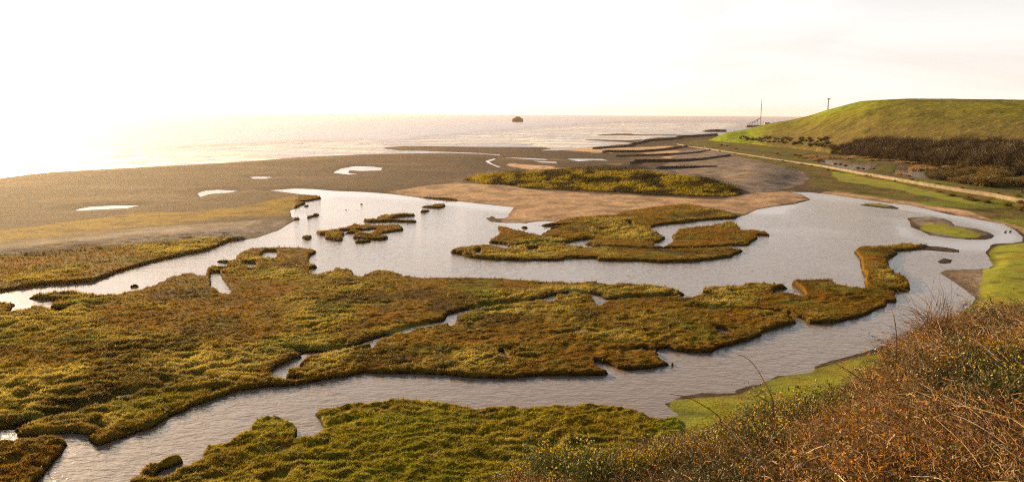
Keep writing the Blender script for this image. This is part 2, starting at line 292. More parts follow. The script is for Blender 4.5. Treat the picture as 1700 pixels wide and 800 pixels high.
M = dict(
 marsh=[soft(p) for p in (
   [(-700,535),(-700,430),(0,424),(100,414),(230,405),(340,396),(385,394),(420,400),(300,430),(150,475),(0,494)],
   [(740,445),(730,405),(805,380),(805,373),(905,376),(940,364),(1020,356),(1070,347),(1140,338),(1195,348),(1225,362),(1300,380),(1310,445)],
   [(-700,480),(150,478),(340,405),(540,400),(560,440),(1100,462),(1290,466),(1400,460),(1410,400),(1560,405),(1500,420),(1540,500),(1300,600),(1000,640),(600,650),(300,690),(150,760),(-300,819),(-700,819)],
   [(490,325),(760,330),(760,420),(490,420)], [(-100,819),(-100,715),(120,715),(130,740),(60,819)],
   [(150,819),(205,770),(420,680),(500,650),(1000,655),(1130,700),(1130,819)],)],
 moss=[soft(p, 14, 4) for p in (
   [(-700,440),(0,384),(140,366),(240,352),(300,355),(400,345),(480,327),(535,322),(540,332),(500,345),(480,362),(380,360),(330,370),(200,380),(0,403),(-700,480)],
   [(300,300),(0,0),(1,1)],)],
 grey=[soft(p, 10, 3) for p in (
   [(-700,490),(0,403),(200,382),(330,373),(440,366),(480,366),(478,376),(440,394),(385,402),(340,397),(230,412),(100,428),(0,438)],
   [(1130,250),(1200,245),(1260,262),(1330,280),(1345,300),(1300,318),(1240,322),(1160,300),(1060,290),(1100,280)],
   [(1510,360),(1560,360),(1650,390),(1560,400)], [(1555,446),(1632,444),(1634,480),(1620,500),(1600,485)],)],
 sand=[soft(p, 6, 2.5) for p in (
   [(640,320),(700,311),(760,304),(830,308),(900,318),(1100,328),(1200,333),(1240,322),(1320,318),(1350,330),(1280,345),(1238,358),(1200,350),(1150,345),(1000,362),(930,370),(840,372),(835,366),(856,345),(740,333)],
   [(925,250),(951,247),(990,246),(1003,251),(1025,256),(960,254)],
   [(992,247),(1050,246),(1110,243.5),(1128,241),(1110,247.5),(1062,250),(1003,250)],
   [(1035,256.5),(1100,252.5),(1140,250),(1142,254),(1080,257)], [(1080,263),(1160,256),(1183,261.5),(1130,264)],
   [(1140,270),(1195,265),(1208,271),(1160,274)], [(1040,289),(1100,286),(1165,286),(1160,291),(1090,293)],
   [(1350,322),(1420,330),(1520,343),(1620,365),(1690,382),(1720,400),(1730,380),(1640,355),(1560,335),(1480,328),(1400,318)],
   [(845,272),(900,276),(960,281),(880,282),(840,277)], [(-60,0),(0,0),(0,1)],)],
 green=[soft(p, 5, 2.5) for p in (
   [(1108,692),(1115,664),(1225,655),(1290,628),(1352,614),(1530,568),(1620,505),(1636,450),(1648,410),(1700,404),(2400,440),(2400,760),(1500,760),(1200,819),(1050,819),(1080,740)],
   zz(4.706,1340,230,[(440,520),(490,508),(560,512),(650,528),(690,542),(600,540)]),
   zz(4.706,1340,230,[(890,685),(940,660),(1080,670),(1150,690),(1250,710),(1370,760),(1340,780),(1200,775),(1040,750),(900,725)]),
   [(1380,285),(1440,295),(1560,320),(1650,345),(1580,335),(1480,315),(1390,300)],
   [(560,690),(900,680),(1100,700),(1100,819),(500,819),(520,740)], [(1185,234),(1250,222),(1240,238)],)],
 scrub=[soft(p, 8, 3) for p in (
   [(1230,262),(1185,248),(1130,238),(1120,233),(1180,224),(1240,212),(1400,205),(2400,205),(2600,500),(1760,420),(1700,380),(1600,350),(1400,320),(1340,310),(1350,290),(1290,275)],)],
 dark=[soft(p, 6, 2) for p in (
   [(985,246),(1050,241),(1100,231),(1130,228),(1240,216),(1240,224),(1150,234),(1125,240),(1060,244)],
   [(890,247),(960,252),(1040,258),(1050,266),(980,262),(900,258)], [(930,270),(1000,273),(1095,283),(1010,287),(920,280)], [(1120,222),(1180,218),(1290,205),(1400,205),(1200,228)], [(780,258),(800,262),(790,272),(840,283),(900,283),(870,290),(780,282),(765,268)],)],
 dune=[soft([(770,300),(800,290),(880,287),(980,278),(1050,280),(1110,290),(1170,296),(1240,318),(1215,328),(1120,326),(1000,319),(900,315),(820,307)], 6, 2.5)],
)
seat = np.zeros_like(X)
hill_zone = None
# first height pass needs the marsh mask at level ground
def mask(name, u, v):
    out = 0
    for m in M[name]: out = np.maximum(out, look(m, u, v))
    return out
mk0 = mask('marsh', UU, VV)
jag = fbm(X, Y, 2.2, 3, 3, cellY)*.30 + fbm(X, Y, 7, 2, 31, cellY)*.16
Dm = D + 0*jag
sd_l = np.where(lag, -Dm, Dm) + jag*ss(0, 1, mk0)*np.clip(1.6 - D/3, 0, 1) + jag*.5*(1-ss(0, 1, mk0))
sd_s = np.where(sea_m, -DS, DS) + fbm(X, Y, 30, 3, 5, cellY)*1.5
wid = np.maximum(.42*np.exp(1.3*fbm(X, Y, 5, 2, 170, cellY)), cellY*1.1)
top = .48 + .10*fbm(X, Y, 14, 2, 8)
big = fbm(X, Y, 22, 2, 12, cellY)
# combed tussocks: long wind-laid swells crossed by finer clumps
wx = X + 1.2*fbm(X, Y, 5, 2, 21, cellY); wy = Y + 1.2*fbm(X, Y, 5, 2, 22, cellY)
c1, s1 = math.cos(R(12)), math.sin(R(12))
tx, ty = (wx*c1 + wy*s1), (-wx*s1 + wy*c1)
t1 = 1 - 2*np.abs(fbm(tx/1.7, ty, 2.7, 2, 40, cellY))
t2 = fbm(tx/1.3, ty, .9, 2, 44, cellY)
t1 = np.where(cellY > 1.4, fbm(tx/1.7, ty, 5, 2, 47, cellY), t1)
tuss = ss(-.25, .3, fbm(X+9, Y*1.1, 26, 3, 50) + .20*ss(520, 600, VV)*ss(700, 300, UU) - .1)   # coarse grass patches
tuss = tuss*(1 - .75*ss(640, 665, VV)*ss(200, 330, UU)*ss(760, 700, VV))
marsh_h = top + add*.9 + big*.16 + tuss*(.46*(t1-.5) + .24*t2) + (1-tuss)*(.24*t2 + .16*(t1-.5))
bank = ss(-.35, .9, sd_l/wid)
hm = -.5 + (marsh_h + .5)*bank
hb = np.where(sd_l > 0, np.minimum(.05 + .05*sd_l, .45), sd_l*.12) + add*ss(0, 3, sd_l) + (.07*fbm(X, Y, 6, 3, 60, cellY) + .30*look(soft([(1160,250),(1260,255),(1340,290),(1300,318),(1180,300)], 20, 5), UU, VV)*fbm(X, Y, 9, 3, 62, cellY*.6) + ss(.3, .7, look(soft(DUNE, 12, 4), UU, VV))*(1.1*fbm(X, Y, 11, 3, 61, cellY*.5)))*ss(0, 3, sd_l)
k = ss(.3, .7, mk0)
hl = hb*(1-k) + hm*k
hs = np.where(sd_s > 0, np.minimum(.04 + .035*sd_s, 1.2), sd_s*.05)
h = np.where(sea_m | (DS < 8), np.minimum(hl, hs) if False else np.where(DS < 60, np.minimum(hs, hl+.0*hs), hl), np.where(DS < 60, np.minimum(np.maximum(hs, .05), hl + .2*ss(58, 30, DS)), hl))
h = np.where(sea_m, np.minimum(hs, -.02), h)
h = np.maximum(h, -3)
for line, wdt, dep in CREEKS:
    Dc = np.full(X.shape, 9.0); edge_dist(Dc, line, 6.0, False)
    Dc = np.maximum(Dc + fbm(X, Y, 3, 2, 70, cellY)*.5, 0)
    h = h - dep*np.exp(-(Dc/np.maximum(wdt, cellY*.5))**2)*(h > -.2)
hillfade = ss(880, 960, VV)
h = h*(1-hillfade)

# ------------------------------------------------------------------ colour (surface colours, plus highlights painted on the tussock crests)
u2, v2 = project(X, Y, np.maximum(h, 0))
wu = u2 + 9*fbm(X, Y, 14, 3, 80) ; wv = v2 + 2.2*fbm(X+50, Y, 14, 3, 81)
mk = {n: ss(.3, .7, mask(n, wu, wv)) for n in M}
def C(*c): return np.array(c)
def mix(a, b, t): return a*(1-t[..., None]) + b*t[..., None]
n1 = fbm(X, Y, 9, 4, 90, cellY*.5); n2 = fbm(X, Y, 1.6, 3, 91, cellY*.6); n3 = fbm(X, Y, 60, 3, 92)
col = np.ones(X.shape + (3,))*C(.076, .049, .032)
col = mix(col, C(.11, .068, .042), ss(-.2, .5, n3)*.6)
col = mix(col, C(.10, .070, .050), ss(.0, .5, n1)*.5)
col = mix(col, C(.055, .038, .026), ss(.12, .4, fbm(X*.6, Y, 24, 4, 160, cellY*.7))*.7)
col = mix(col, C(.19, .125, .08), ss(.1, .4, fbm(X*.5+90, Y, 40, 4, 161, cellY*.7))*.5)
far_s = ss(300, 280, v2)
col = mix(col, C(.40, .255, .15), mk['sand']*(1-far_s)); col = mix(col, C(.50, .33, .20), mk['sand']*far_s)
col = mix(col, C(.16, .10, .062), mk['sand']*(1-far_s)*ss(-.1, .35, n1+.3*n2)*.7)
col = mix(col, C(.21, .165, .14), mk['grey']*(1 - ss(260, 160, u2)*ss(-.3, .1, fbm(X, Y, 18, 3, 141)))); col = mix(col, C(.095, .072, .06), mk['grey']*ss(-.1, .3, n1)*.8); col = mix(col, C(.19, .125, .07), mk['grey']*ss(.05, .3, fbm(X+5, Y, 16, 3, 180))*.6)
scr = mix(mix(np.ones(X.shape+(3,))*C(.10, .085, .018), C(.15, .095, .035), ss(-.15, .25, n1)), C(.055, .05, .012), ss(.1, .5, fbm(X, Y, 13, 3, 95)))
scr = mix(scr, C(.13, .14, .015), ss(.05, .35, fbm(X, Y*1.5, 40, 3, 96)))
col = mix(col, scr, mk['scrub'])
mos = mix(np.ones(X.shape+(3,))*C(.24, .145, .012), C(.14, .075, .02), ss(0, .3, n1))
col = mix(col, mos, mk['moss']*ss(-.45, .0, fbm(X, Y, 30, 3, 97)))
mar = np.ones(X.shape+(3,))*C(.165, .090, .006)
mar = mix(mar, C(.195, .150, .009), tuss)
mar = mix(mar, C(.46, .35, .075), tuss*ss(.35, .95, t1 + .5*t2 + n1*.7)*.85)  # dry straw tone that also paints sunlit highlights onto the tussock crests
pat = fbm(X+70, Y*1.2, 17, 4, 140, cellY)
mar = mix(mar, C(.10, .115, .012), ss(.05, .4, fbm(X, Y, 11, 3, 98))*.6)
mar = mix(mar, C(.060, .034, .008), ss(.05, .45, fbm(X, Y, 6, 3, 99, cellY))*.55)
mar = mix(mar, C(.050, .026, .005), ss(.10, .38, pat)*.75)
mar = mix(mar, C(.185, .082, .006), ss(.05, .35, -pat)*.75*(1-tuss))
rim = (1-ss(.8, 3.0, sd_l + 1.2*n1))*(sd_l > 0)
mar = mix(mar, C(.135, .072, .006), rim*.75)
mar = mix(mar, C(.25, .205, .009), ss(635, 660, v2)*ss(180, 330, u2)*(.35 + .5*ss(-.2, .3, n1)))
col = mix(col, mar, mk['marsh'])
col = mix(col, mix(np.ones(X.shape+(3,))*C(.24, .175, .014), C(.035, .026, .005), ss(-.12, .2, fbm(X, Y, 12, 4, 101))), mk['dune'])
grn = mix(np.ones(X.shape+(3,))*C(.20, .205, .007), C(.20, .155, .008), ss(-.1, .4, n1))
grn = mix(grn, C(.045, .055, .006), ss(.1, .5, fbm(X, Y, 5, 3, 130, cellY))*.7)
lowgreen = ss(1120, 1060, u2)*ss(650, 690, v2)
col = mix(col, grn, mk['green']*(1 - lowgreen*(.35 + .5*ss(-.2, .3, n3*2))))
col = mix(col, C(.055, .04, .028), mk['dark']*.85)
# wet mud where banks are steep or near the water
mud = (1 - ss(.12, .42, h))*(mk['marsh'])*(sd_l < 3)
col = mix(col, C(.022, .013, .006), np.clip(mud, 0, 1))
wet = (1-ss(.0, .22, h))*(1-mk['marsh'])
col = mix(col, col*.55, wet)
col = col*(1 + .35*n2[..., None]*.8)
col = np.clip(col, .004, .8)

def attr_color(me, c):
    a = me.color_attributes.new('Col', 'FLOAT_COLOR', 'POINT')
    buf = np.ones((len(c), 4), np.float32); buf[:, :3] = c; a.data.foreach_set('color', buf.ravel())
def attr_float(me, name, v):
    a = me.attributes.new(name, 'FLOAT', 'POINT'); a.data.foreach_set('value', np.asarray(v, np.float32))
def mesh_np(name, V, Fc, smooth=True):
    me = bpy.data.meshes.new(name); V = np.asarray(V, np.float32); Fc = np.asarray(Fc, np.int32); k = Fc.shape[1]
    me.vertices.add(len(V)); me.vertices.foreach_set('co', V.ravel())
    me.loops.add(Fc.size); me.loops.foreach_set('vertex_index', Fc.ravel())
    me.polygons.add(len(Fc)); me.polygons.foreach_set('loop_start', np.arange(0, Fc.size, k, dtype=np.int32))
    me.polygons.foreach_set('use_smooth', np.full(len(Fc), smooth))
    me.update(); me.validate(); return me
def link(name, me, mat=None, parent=None, **props):
    o = bpy.data.objects.new(name, me); COL.objects.link(o)
    if mat and me: 
        if not me.materials: me.materials.append(mat)
    if parent: o.parent = parent
    for k_, v_ in props.items(): o[k_] = v_
    return o

# ------------------------------------------------------------------ materials
def new_mat(name):
    m = bpy.data.materials.new(name); m.use_nodes = True; t = m.node_tree; b = t.nodes['Principled BSDF']; return m, t, b
def objcoord(t, scale=None):
    g = N(t, 'ShaderNodeNewGeometry')
    if scale is None: return g.outputs['Position']
    m = N(t, 'ShaderNodeMapping'); m.inputs['Scale'].default_value = scale; t.links.new(g.outputs['Position'], m.inputs[0]); return m.outputs[0]
def noise(t, vec, sc, det=3, rough=.6, dist_=0):
    n = N(t, 'ShaderNodeTexNoise'); n.inputs['Scale'].default_value = sc; n.inputs['Detail'].default_value = det; n.inputs['Roughness'].default_value = rough; n.inputs['Distortion'].default_value = dist_
    t.links.new(vec, n.inputs['Vector']); return n.outputs['Fac']
def mathn(t, op, a, b):
    m = N(t, 'ShaderNodeMath', operation=op)
    for i, x in enumerate((a, b)):
        if isinstance(x, (int, float)): m.inputs[i].default_value = x
        else: t.links.new(x, m.inputs[i])
    return m.outputs[0]
def ground_mat(name, sc, bumpd, contrast, rough=.9, spec=.15, sheen=0):
    m, t, b = new_mat(name)
    vc = N(t, 'ShaderNodeVertexColor', layer_name='Col')
    p = objcoord(t)
    n = noise(t, p, sc, 5, .7); n_ = noise(t, p, sc*.17, 3, .6)
    s = mathn(t, 'ADD', mathn(t, 'MULTIPLY', n, .7), mathn(t, 'MULTIPLY', n_, .3))
    mrn = N(t, 'ShaderNodeMapRange'); mrn.inputs[1].default_value = .3; mrn.inputs[2].default_value = .7; mrn.inputs[3].default_value = 1-contrast; mrn.inputs[4].default_value = 1+contrast
    t.links.new(s, mrn.inputs[0])
    mx = N(t, 'ShaderNodeMix', data_type='RGBA', blend_type='MULTIPLY'); mx.inputs[0].default_value = 1
    t.links.new(vc.outputs[0], mx.inputs[6]); t.links.new(mrn.outputs[0], mx.inputs[7]); t.links.new(mx.outputs[2], b.inputs['Base Color'])
    bp = N(t, 'ShaderNodeBump'); bp.inputs['Strength'].default_value = 1; bp.inputs['Distance'].default_value = bumpd
    t.links.new(s, bp.inputs['Height']); t.links.new(bp.outputs[0], b.inputs['Normal'])
    b.inputs['Roughness'].default_value = rough; b.inputs['Specular IOR Level'].default_value = spec
    return m
MG = dict(marsh=ground_mat('marsh_turf', 3.2, .35, .6, .95, .04), beach=ground_mat('shingle', .9, .35, .75, .95, .05), sand=ground_mat('sand_mat', .7, .28, .6, .95, .05), scrub=ground_mat('rough_grass', 1.0, .7, .6, .95, .05), green=ground_mat('short_grass', 2.6, .16, .35))

# ------------------------------------------------------------------ ground split by kind
G = np.stack([X, Y, h], -1).reshape(-1, 3)
gy = np.gradient(h, axis=0); gx = np.gradient(h, axis=1)
du = np.gradient(np.stack([X, Y, h], -1), axis=1); dv = np.gradient(np.stack([X, Y, h], -1), axis=0)
NRM = np.cross(dv, du); NRM /= np.linalg.norm(NRM, axis=-1, keepdims=True); NRM *= np.sign(NRM[..., 2:3] + 1e-9)
cls_stack = np.stack([np.full(X.shape, .35), mk['grey']*.0 + .3*0, mk['sand'], np.maximum(mk['scrub'], mk['dark']*0)*.9, np.maximum(mk['marsh'], np.maximum(mk['dune'], mk['moss']*.0))*.95, mk['green']*(1-lowgreen)], -1)
cls = cls_stack.argmax(-1)     # 0 beach,2 sand,3 scrub,4 marsh,5 green
cls = np.where((mk0 > .5) & (h < .1) & (cls == 0), 4, cls)
idx = np.arange(nr*nc).reshape(nr, nc)
quads = np.stack([idx[1:, :-1], idx[1:, 1:], idx[:-1, 1:], idx[:-1, :-1]], -1).reshape(-1, 4)
fc = cls[:-1, :-1].ravel()
colf = col.reshape(-1, 3); nf = NRM.reshape(-1, 3)
for cid, nm, mt in ((0, 'shingle_beach', 'beach'), (2, 'sand', 'sand'), (3, 'rough_ground', 'scrub'), (4, 'salt_marsh', 'marsh'), (5, 'meadow', 'green')):
    q = quads[fc == cid]
    if not len(q): continue
    used, inv = np.unique(q, return_inverse=True)
    me = mesh_np(nm, G[used], inv.reshape(-1, 4))
    attr_color(me, colf[used]); me.normals_split_custom_set_from_vertices(nf[used].tolist())
    link(nm, me, MG[mt], kind='structure')

# height lookup for placing things
def ground_z(x, y):
    uu, vv = project(np.asarray(x, float), np.asarray(y, float), 0.0)
    r = np.clip(np.searchsorted(rows, vv), 1, nr-1); c = np.clip(np.searchsorted(cols, uu), 1, nc-1)
    return float(np.maximum(h[r, c], 0))
def on_ground(u, v, it=3):
    z = 0
    for _ in range(it):
        x, y = at(u, v, z); z = ground_z(x, y)
    return x, y, z

# ------------------------------------------------------------------ water
def water_mat(name, sc, bump, stretch, base, rough, foam=False):
    m, t, b = new_mat(name)
    p = objcoord(t, stretch)
    n = noise(t, p, sc, 3, .55, .4)
    n2_ = noise(t, objcoord(t, (stretch[0]*1.3, stretch[1], 1)), sc*.31, 2, .5, .2)
    hgt = mathn(t, 'ADD', n, mathn(t, 'MULTIPLY', n2_, 1.3))
    at_ = N(t, 'ShaderNodeAttribute', attribute_name='calm')
    st = mathn(t, 'SUBTRACT', 1.0, mathn(t, 'MULTIPLY', at_.outputs['Fac'], .85))
    hh = mathn(t, 'MULTIPLY', hgt, st)
    bp = N(t, 'ShaderNodeBump'); bp.inputs['Strength'].default_value = 1; bp.inputs['Distance'].default_value = bump
    t.links.new(hh, bp.inputs['Height']); t.links.new(bp.outputs[0], b.inputs['Normal'])
    b.inputs['Base Color'].default_value = (*base, 1); b.inputs['Roughness'].default_value = rough; b.inputs['IOR'].default_value = 1.42
    b.inputs['Specular IOR Level'].default_value = .28 if foam else .5
    if foam:
        fa = N(t, 'ShaderNodeAttribute', attribute_name='foam')
        fn = noise(t, objcoord(t, (.010, .055, 1)), 1.0, 6, .62, .8)
        mrn = N(t, 'ShaderNodeMapRange'); mrn.inputs[1].default_value = .46; mrn.inputs[2].default_value = .56; t.links.new(fn, mrn.inputs[0])
        ff = mathn(t, 'MULTIPLY', mrn.outputs[0], fa.outputs['Fac'])
        mx = N(t, 'ShaderNodeMix', data_type='RGBA'); mx.inputs[6].default_value = (*base, 1); mx.inputs[7].default_value = (.75, .72, .7, 1)
        t.links.new(ff, mx.inputs[0]); t.links.new(mx.outputs[2], b.inputs['Base Color'])
        t.links.new(mathn(t, 'ADD', rough, mathn(t, 'MULTIPLY', ff, .6)), b.inputs['Roughness'])
    return m
LINE = U([(-900,440),(-60,325),(0,315),(200,300),(400,281),(560,269),(700,263),(800,258.9),(833,258.9),(900,257),(1000,252),(1100,238),(1200,224),(1300,206),(2600,213)])
wr = rows[::3]; wr = np.append(wr, rows[-1]); wc = cols[::4]; wc = np.append(wc, cols[-1])
WV, WU = np.meshgrid(wr, wc, indexing='ij'); WX, WY = ground_u(WU, WV)
wi = np.arange(WV.size).reshape(WV.shape)
wq = np.stack([wi[1:, :-1], wi[1:, 1:], wi[:-1, 1:], wi[:-1, :-1]], -1).reshape(-1, 4)
lim = np.interp(WU, LINE[:, 0], LINE[:, 1])
issea = (WV < lim)[:-1, :-1].ravel()
CALM = [soft([(440,310),(560,315),(860,342),(850,356),(700,335),(560,325),(500,322)], 12, 4), soft([(1300,318),(1420,328),(1560,350),(1660,370),(1700,395),(1640,420),(1560,415),(1500,420),(1520,405),(1640,400),(1660,388),(1600,372),(1500,350),(1380,335)], 12, 5),
        soft([(1490,365),(1520,395),(1600,405),(1560,412),(1490,392)], 10, 4), soft([(-700,560),(0,480),(200,455),(260,470),(100,500),(0,510)], 30, 8), soft([(820,362),(930,368),(920,390),(860,388)], 8, 3), soft([(1240,358),(1300,343),(1350,330),(1300,352)], 8, 4)]
wcalm = np.zeros(WV.shape)
for m_ in CALM: wcalm = np.maximum(wcalm, look(m_, WU, WV))
wcalm += .8*ss(.0, .45, fbm(WX, WY*.6, 30, 3, 120))*(.4 + .6*ss(420, 340, WV))
FOAM = [soft([(-700,440),(0,300),(340,275),(560,260),(640,258),(640,236),(560,236),(340,248),(0,262),(-700,380)], 40, 4), soft([(630,248),(640,240),(860,238),(930,249),(1050,238),(1160,222),(1250,205),(1040,205),(880,216),(700,232)], 25, 3)]
wfoam = np.zeros(WV.shape)
for m_ in FOAM: wfoam = np.maximum(wfoam, look(m_, WU, WV))
MW = dict(sea=water_mat('sea_water', .13, 1.5, (.4, 1, 1), (.15, .088, .060), .22, True), lagoon=water_mat('lagoon_water_mat', 1.9, .062, (.6, 1.15, 1), (.19, .14, .105), .07))
for nm, sel in (('sea', issea), ('lagoon_water', ~issea)):
    q = wq[sel]; used, inv = np.unique(q, return_inverse=True)
    V = np.stack([WX.ravel()[used], WY.ravel()[used], np.zeros(len(used))], 1)
    me = mesh_np(nm, V, inv.reshape(-1, 4))
    attr_float(me, 'calm', np.clip(wcalm.ravel()[used], 0, 1)); attr_float(me, 'foam', np.clip(wfoam.ravel()[used]*1.5, 0, 1))
    link(nm, me, MW['sea' if sel is issea else 'lagoon'], kind='structure')

# ------------------------------------------------------------------ the big grassed mound on the right
# columns: photo u, skyline v, ridge depth, foot depth
PROF = [(1176,234,880,875),(1205,221,885,830),(1239,216,900,790),(1284,204.6,880,720),(1311,200.5,860,690),(1342,192.6,835,650),(1372,183.2,800,610),(1400,175.5,780,580),(1424,169.5,760,560),(1440,167.6,740,545),(1461,166.2,720,530),(1512,164.2,700,490),(1600,165,660,440),(1700,166,620,395),(1900,168,560,330),(2200,172,520,280),(2500,176,520,260)]
PR = np.array(PROF, float); us = np.concatenate([np.arange(1176, 1720, 2.0), np.arange(1720, 2500, 20)])
sv, yr, yf = (np.interp(us, PR[:, 0], PR[:, i]) for i in (1, 2, 3))
kern = np.ones(9)/9; sv_ = np.convolve(np.pad(sv, 4, 'edge'), kern, 'valid')
uu_, vv_ = unroll(us, sv_); aa, bb = (uu_-CX)/F, (vv_-CY)/F
s_ = yr/(cP-bb*sP); zr = H - s_*(sP + bb*cP); ax_ = aa*s_/yr            # x = ax_*Y
tt = np.concatenate([np.linspace(-.06, 1, 150), np.linspace(1.01, 2.6, 50)])
T, _ = np.meshgrid(tt, us, indexing='ij')
YM = yf + (yr - yf)*T
XM = ax_*YM
prof = np.where(T < 1, .04 + .96*np.sin(np.clip(T, 0, 1)*math.pi/2)**1.1, 1 - .02*(T-1) - ss(1.5, 2.6, T)*1.1)
ZM = 1.0 + (zr-1.0)*prof
ZM = np.where(T < 0, 1.0 + T*30, ZM)
nm1 = fbm(XM, YM, 30, 4, 200); nm2 = fbm(XM, YM, 6, 3, 201)
ZM = ZM + (nm2*.35 + nm1*.5)*ss(0, .1, T)*np.clip((zr-1)/15, 0, 1)*(.25 + .75*ss(1.0, .9, T))
cm = mix(np.ones(XM.shape+(3,))*C(.165, .155, .010), C(.105, .095, .010), ss(-.2, .3, nm1))
cm = mix(cm, C(.135, .10, .030), ss(.05, .5, nm2 + .6*fbm(XM, YM, 70, 2, 203))*.55)
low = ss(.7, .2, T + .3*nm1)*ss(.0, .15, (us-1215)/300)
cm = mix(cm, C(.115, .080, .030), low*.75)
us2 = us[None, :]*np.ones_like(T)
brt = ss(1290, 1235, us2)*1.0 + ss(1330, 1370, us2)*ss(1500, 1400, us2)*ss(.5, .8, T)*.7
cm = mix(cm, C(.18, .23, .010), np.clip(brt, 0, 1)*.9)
cm = mix(cm, C(.060, .058, .010), ss(.12, .5, fbm(XM*1.0, YM*.6, 18, 4, 210))*.6)
cm = cm*(1+.5*nm2[..., None])
n_t, n_u = T.shape; ii = np.arange(n_t*n_u).reshape(n_t, n_u)
qm = np.stack([ii[:-1, :-1], ii[:-1, 1:], ii[1:, 1:], ii[1:, :-1]], -1).reshape(-1, 4)
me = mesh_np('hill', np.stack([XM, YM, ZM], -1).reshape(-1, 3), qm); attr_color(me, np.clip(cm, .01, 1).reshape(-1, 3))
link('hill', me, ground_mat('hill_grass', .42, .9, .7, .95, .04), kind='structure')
from mathutils.bvhtree import BVHTree
bvh_hill = BVHTree.FromPolygons([tuple(v) for v in np.stack([XM, YM, ZM], -1).reshape(-1, 3)], [tuple(q) for q in qm.tolist()])
def hill_z(x, y):
    r = bvh_hill.ray_cast(Vector((x, y, 200)), Vector((0, 0, -1)))
    return r[0].z if r[0] else None

# ------------------------------------------------------------------ near slope the viewer stands above
SIL = [(-400,1500),(200,1150),(500,930),(700,845),(800,790),(900,752),(1000,745),(1100,735),(1200,708),(1300,694),(1400,682),(1480,636),(1560,552),(1620,525),(1700,500),(1900,455),(2200,430),(2600,420)]
GAP, VEG = 4.6, .72
su, svv = unroll(*np.array(SIL, float).T); saz = []; stn = []
for a_, b_ in zip((su-CX)/F, (svv-CY)/F):
    dx, dy, dz = a_, cP-b_*sP, -(sP+b_*cP); saz.append(math.degrees(math.atan2(dx, dy))); stn.append(-dz/math.hypot(dx, dy))
saz = np.array([-180, -110] + saz + [80, 130, 180]); sa = np.array([.002, .03] + [t*t/(4*GAP) for t in stn] + [.003, .001, .002])
azs = np.concatenate([np.arange(-180, -30, 3.), np.arange(-30, 50, .35), np.arange(50, 181, 3.)]); rs = np.concatenate([[.05], np.arange(2, 60, .35), np.arange(60, 150, 3)])
AZ, RS = np.meshgrid(azs, rs, indexing='ij')
def slope_z(az, r):
    x, y = r*np.sin(np.radians(az)), r*np.cos(np.radians(az))
    a_ = np.interp(az, saz, sa)
    z = H - GAP - VEG - a_*r*r
    z = z + (fbm(x, y, 7, 3, 300)*.35 - .1)*ss(3, 9, r)
    return np.where(z < 4, z*1.0, z)
ZS = slope_z(AZ, RS); ZS = np.maximum(ZS, -2)
XS, YS = RS*np.sin(np.radians(AZ)), RS*np.cos(np.radians(AZ))
cs_ = mix(np.ones(XS.shape+(3,))*C(.035, .022, .010), C(.07, .05, .014), ss(-.2, .3, fbm(XS, YS, 2, 3, 301)))
cs_ = mix(cs_, C(.13, .11, .010), np.maximum(ss(9, 3, ZS), ss(16, 4, AZ + 6*fbm(XS, YS, 5, 2, 305)*1.0)))
n_a, n_b = AZ.shape; ii = np.arange(n_a*n_b).reshape(n_a, n_b)
qs = np.stack([ii[:-1, :-1], ii[:-1, 1:], ii[1:, 1:], ii[1:, :-1]], -1).reshape(-1, 4)
me = mesh_np('hillside', np.stack([XS, YS, ZS], -1).reshape(-1, 3), qs); attr_color(me, cs_.reshape(-1, 3))
link('hillside', me, ground_mat('slope_soil', 6, .12, .5), kind='structure')

# ------------------------------------------------------------------ plant building blocks (numpy)
def tubes(paths, rad, sides=3):
    """paths (n,k,3), rad (n,k) -> V, F(quads)"""
    n, k_, _ = paths.shape
    d = np.gradient(paths, axis=1); d /= np.linalg.norm(d, axis=-1, keepdims=True)+1e-9
    ref = np.where(np.abs(d[..., 2:3]) > .9, np.array([1., 0, 0]), np.array([0, 0, 1.]))
    a = np.cross(d, ref); a /= np.linalg.norm(a, axis=-1, keepdims=True)+1e-9; b = np.cross(d, a)
    V = []
    for s in range(sides):
        t = 2*math.pi*s/sides; V.append(paths + (a*math.cos(t) + b*math.sin(t))*rad[..., None])
    V = np.stack(V, 2).reshape(-1, 3)
    i = np.arange(n)[:, None, None]*k_*sides; j = np.arange(k_-1)[None, :, None]*sides; s = np.arange(sides)[None, None, :]; s2 = (s+1) % sides
    Fq = np.stack(np.broadcast_arrays(i+j+s, i+j+s2, i+j+sides+s2, i+j+sides+s), -1).reshape(-1, 4)
    return V, Fq
def leaves(c, size, up=.3, asp=.55, g=rng):
    n = len(c); d = g.normal(size=(n, 3)); d[:, 2] += up; d /= np.linalg.norm(d, axis=1, keepdims=True)
    e = np.cross(d, g.normal(size=(n, 3))); e /= np.linalg.norm(e, axis=1, keepdims=True)
    size = np.asarray(size)*np.ones(n); L = d*size[:, None]; W = e*(size*asp)[:, None]; nn = np.cross(d, e)*(size*.15)[:, None]
    V = np.stack([c, c+L*.5+W*.5+nn, c+L, c+L*.5-W*.5+nn], 1).reshape(-1, 3)
    return V, np.arange(4*n).reshape(n, 4)
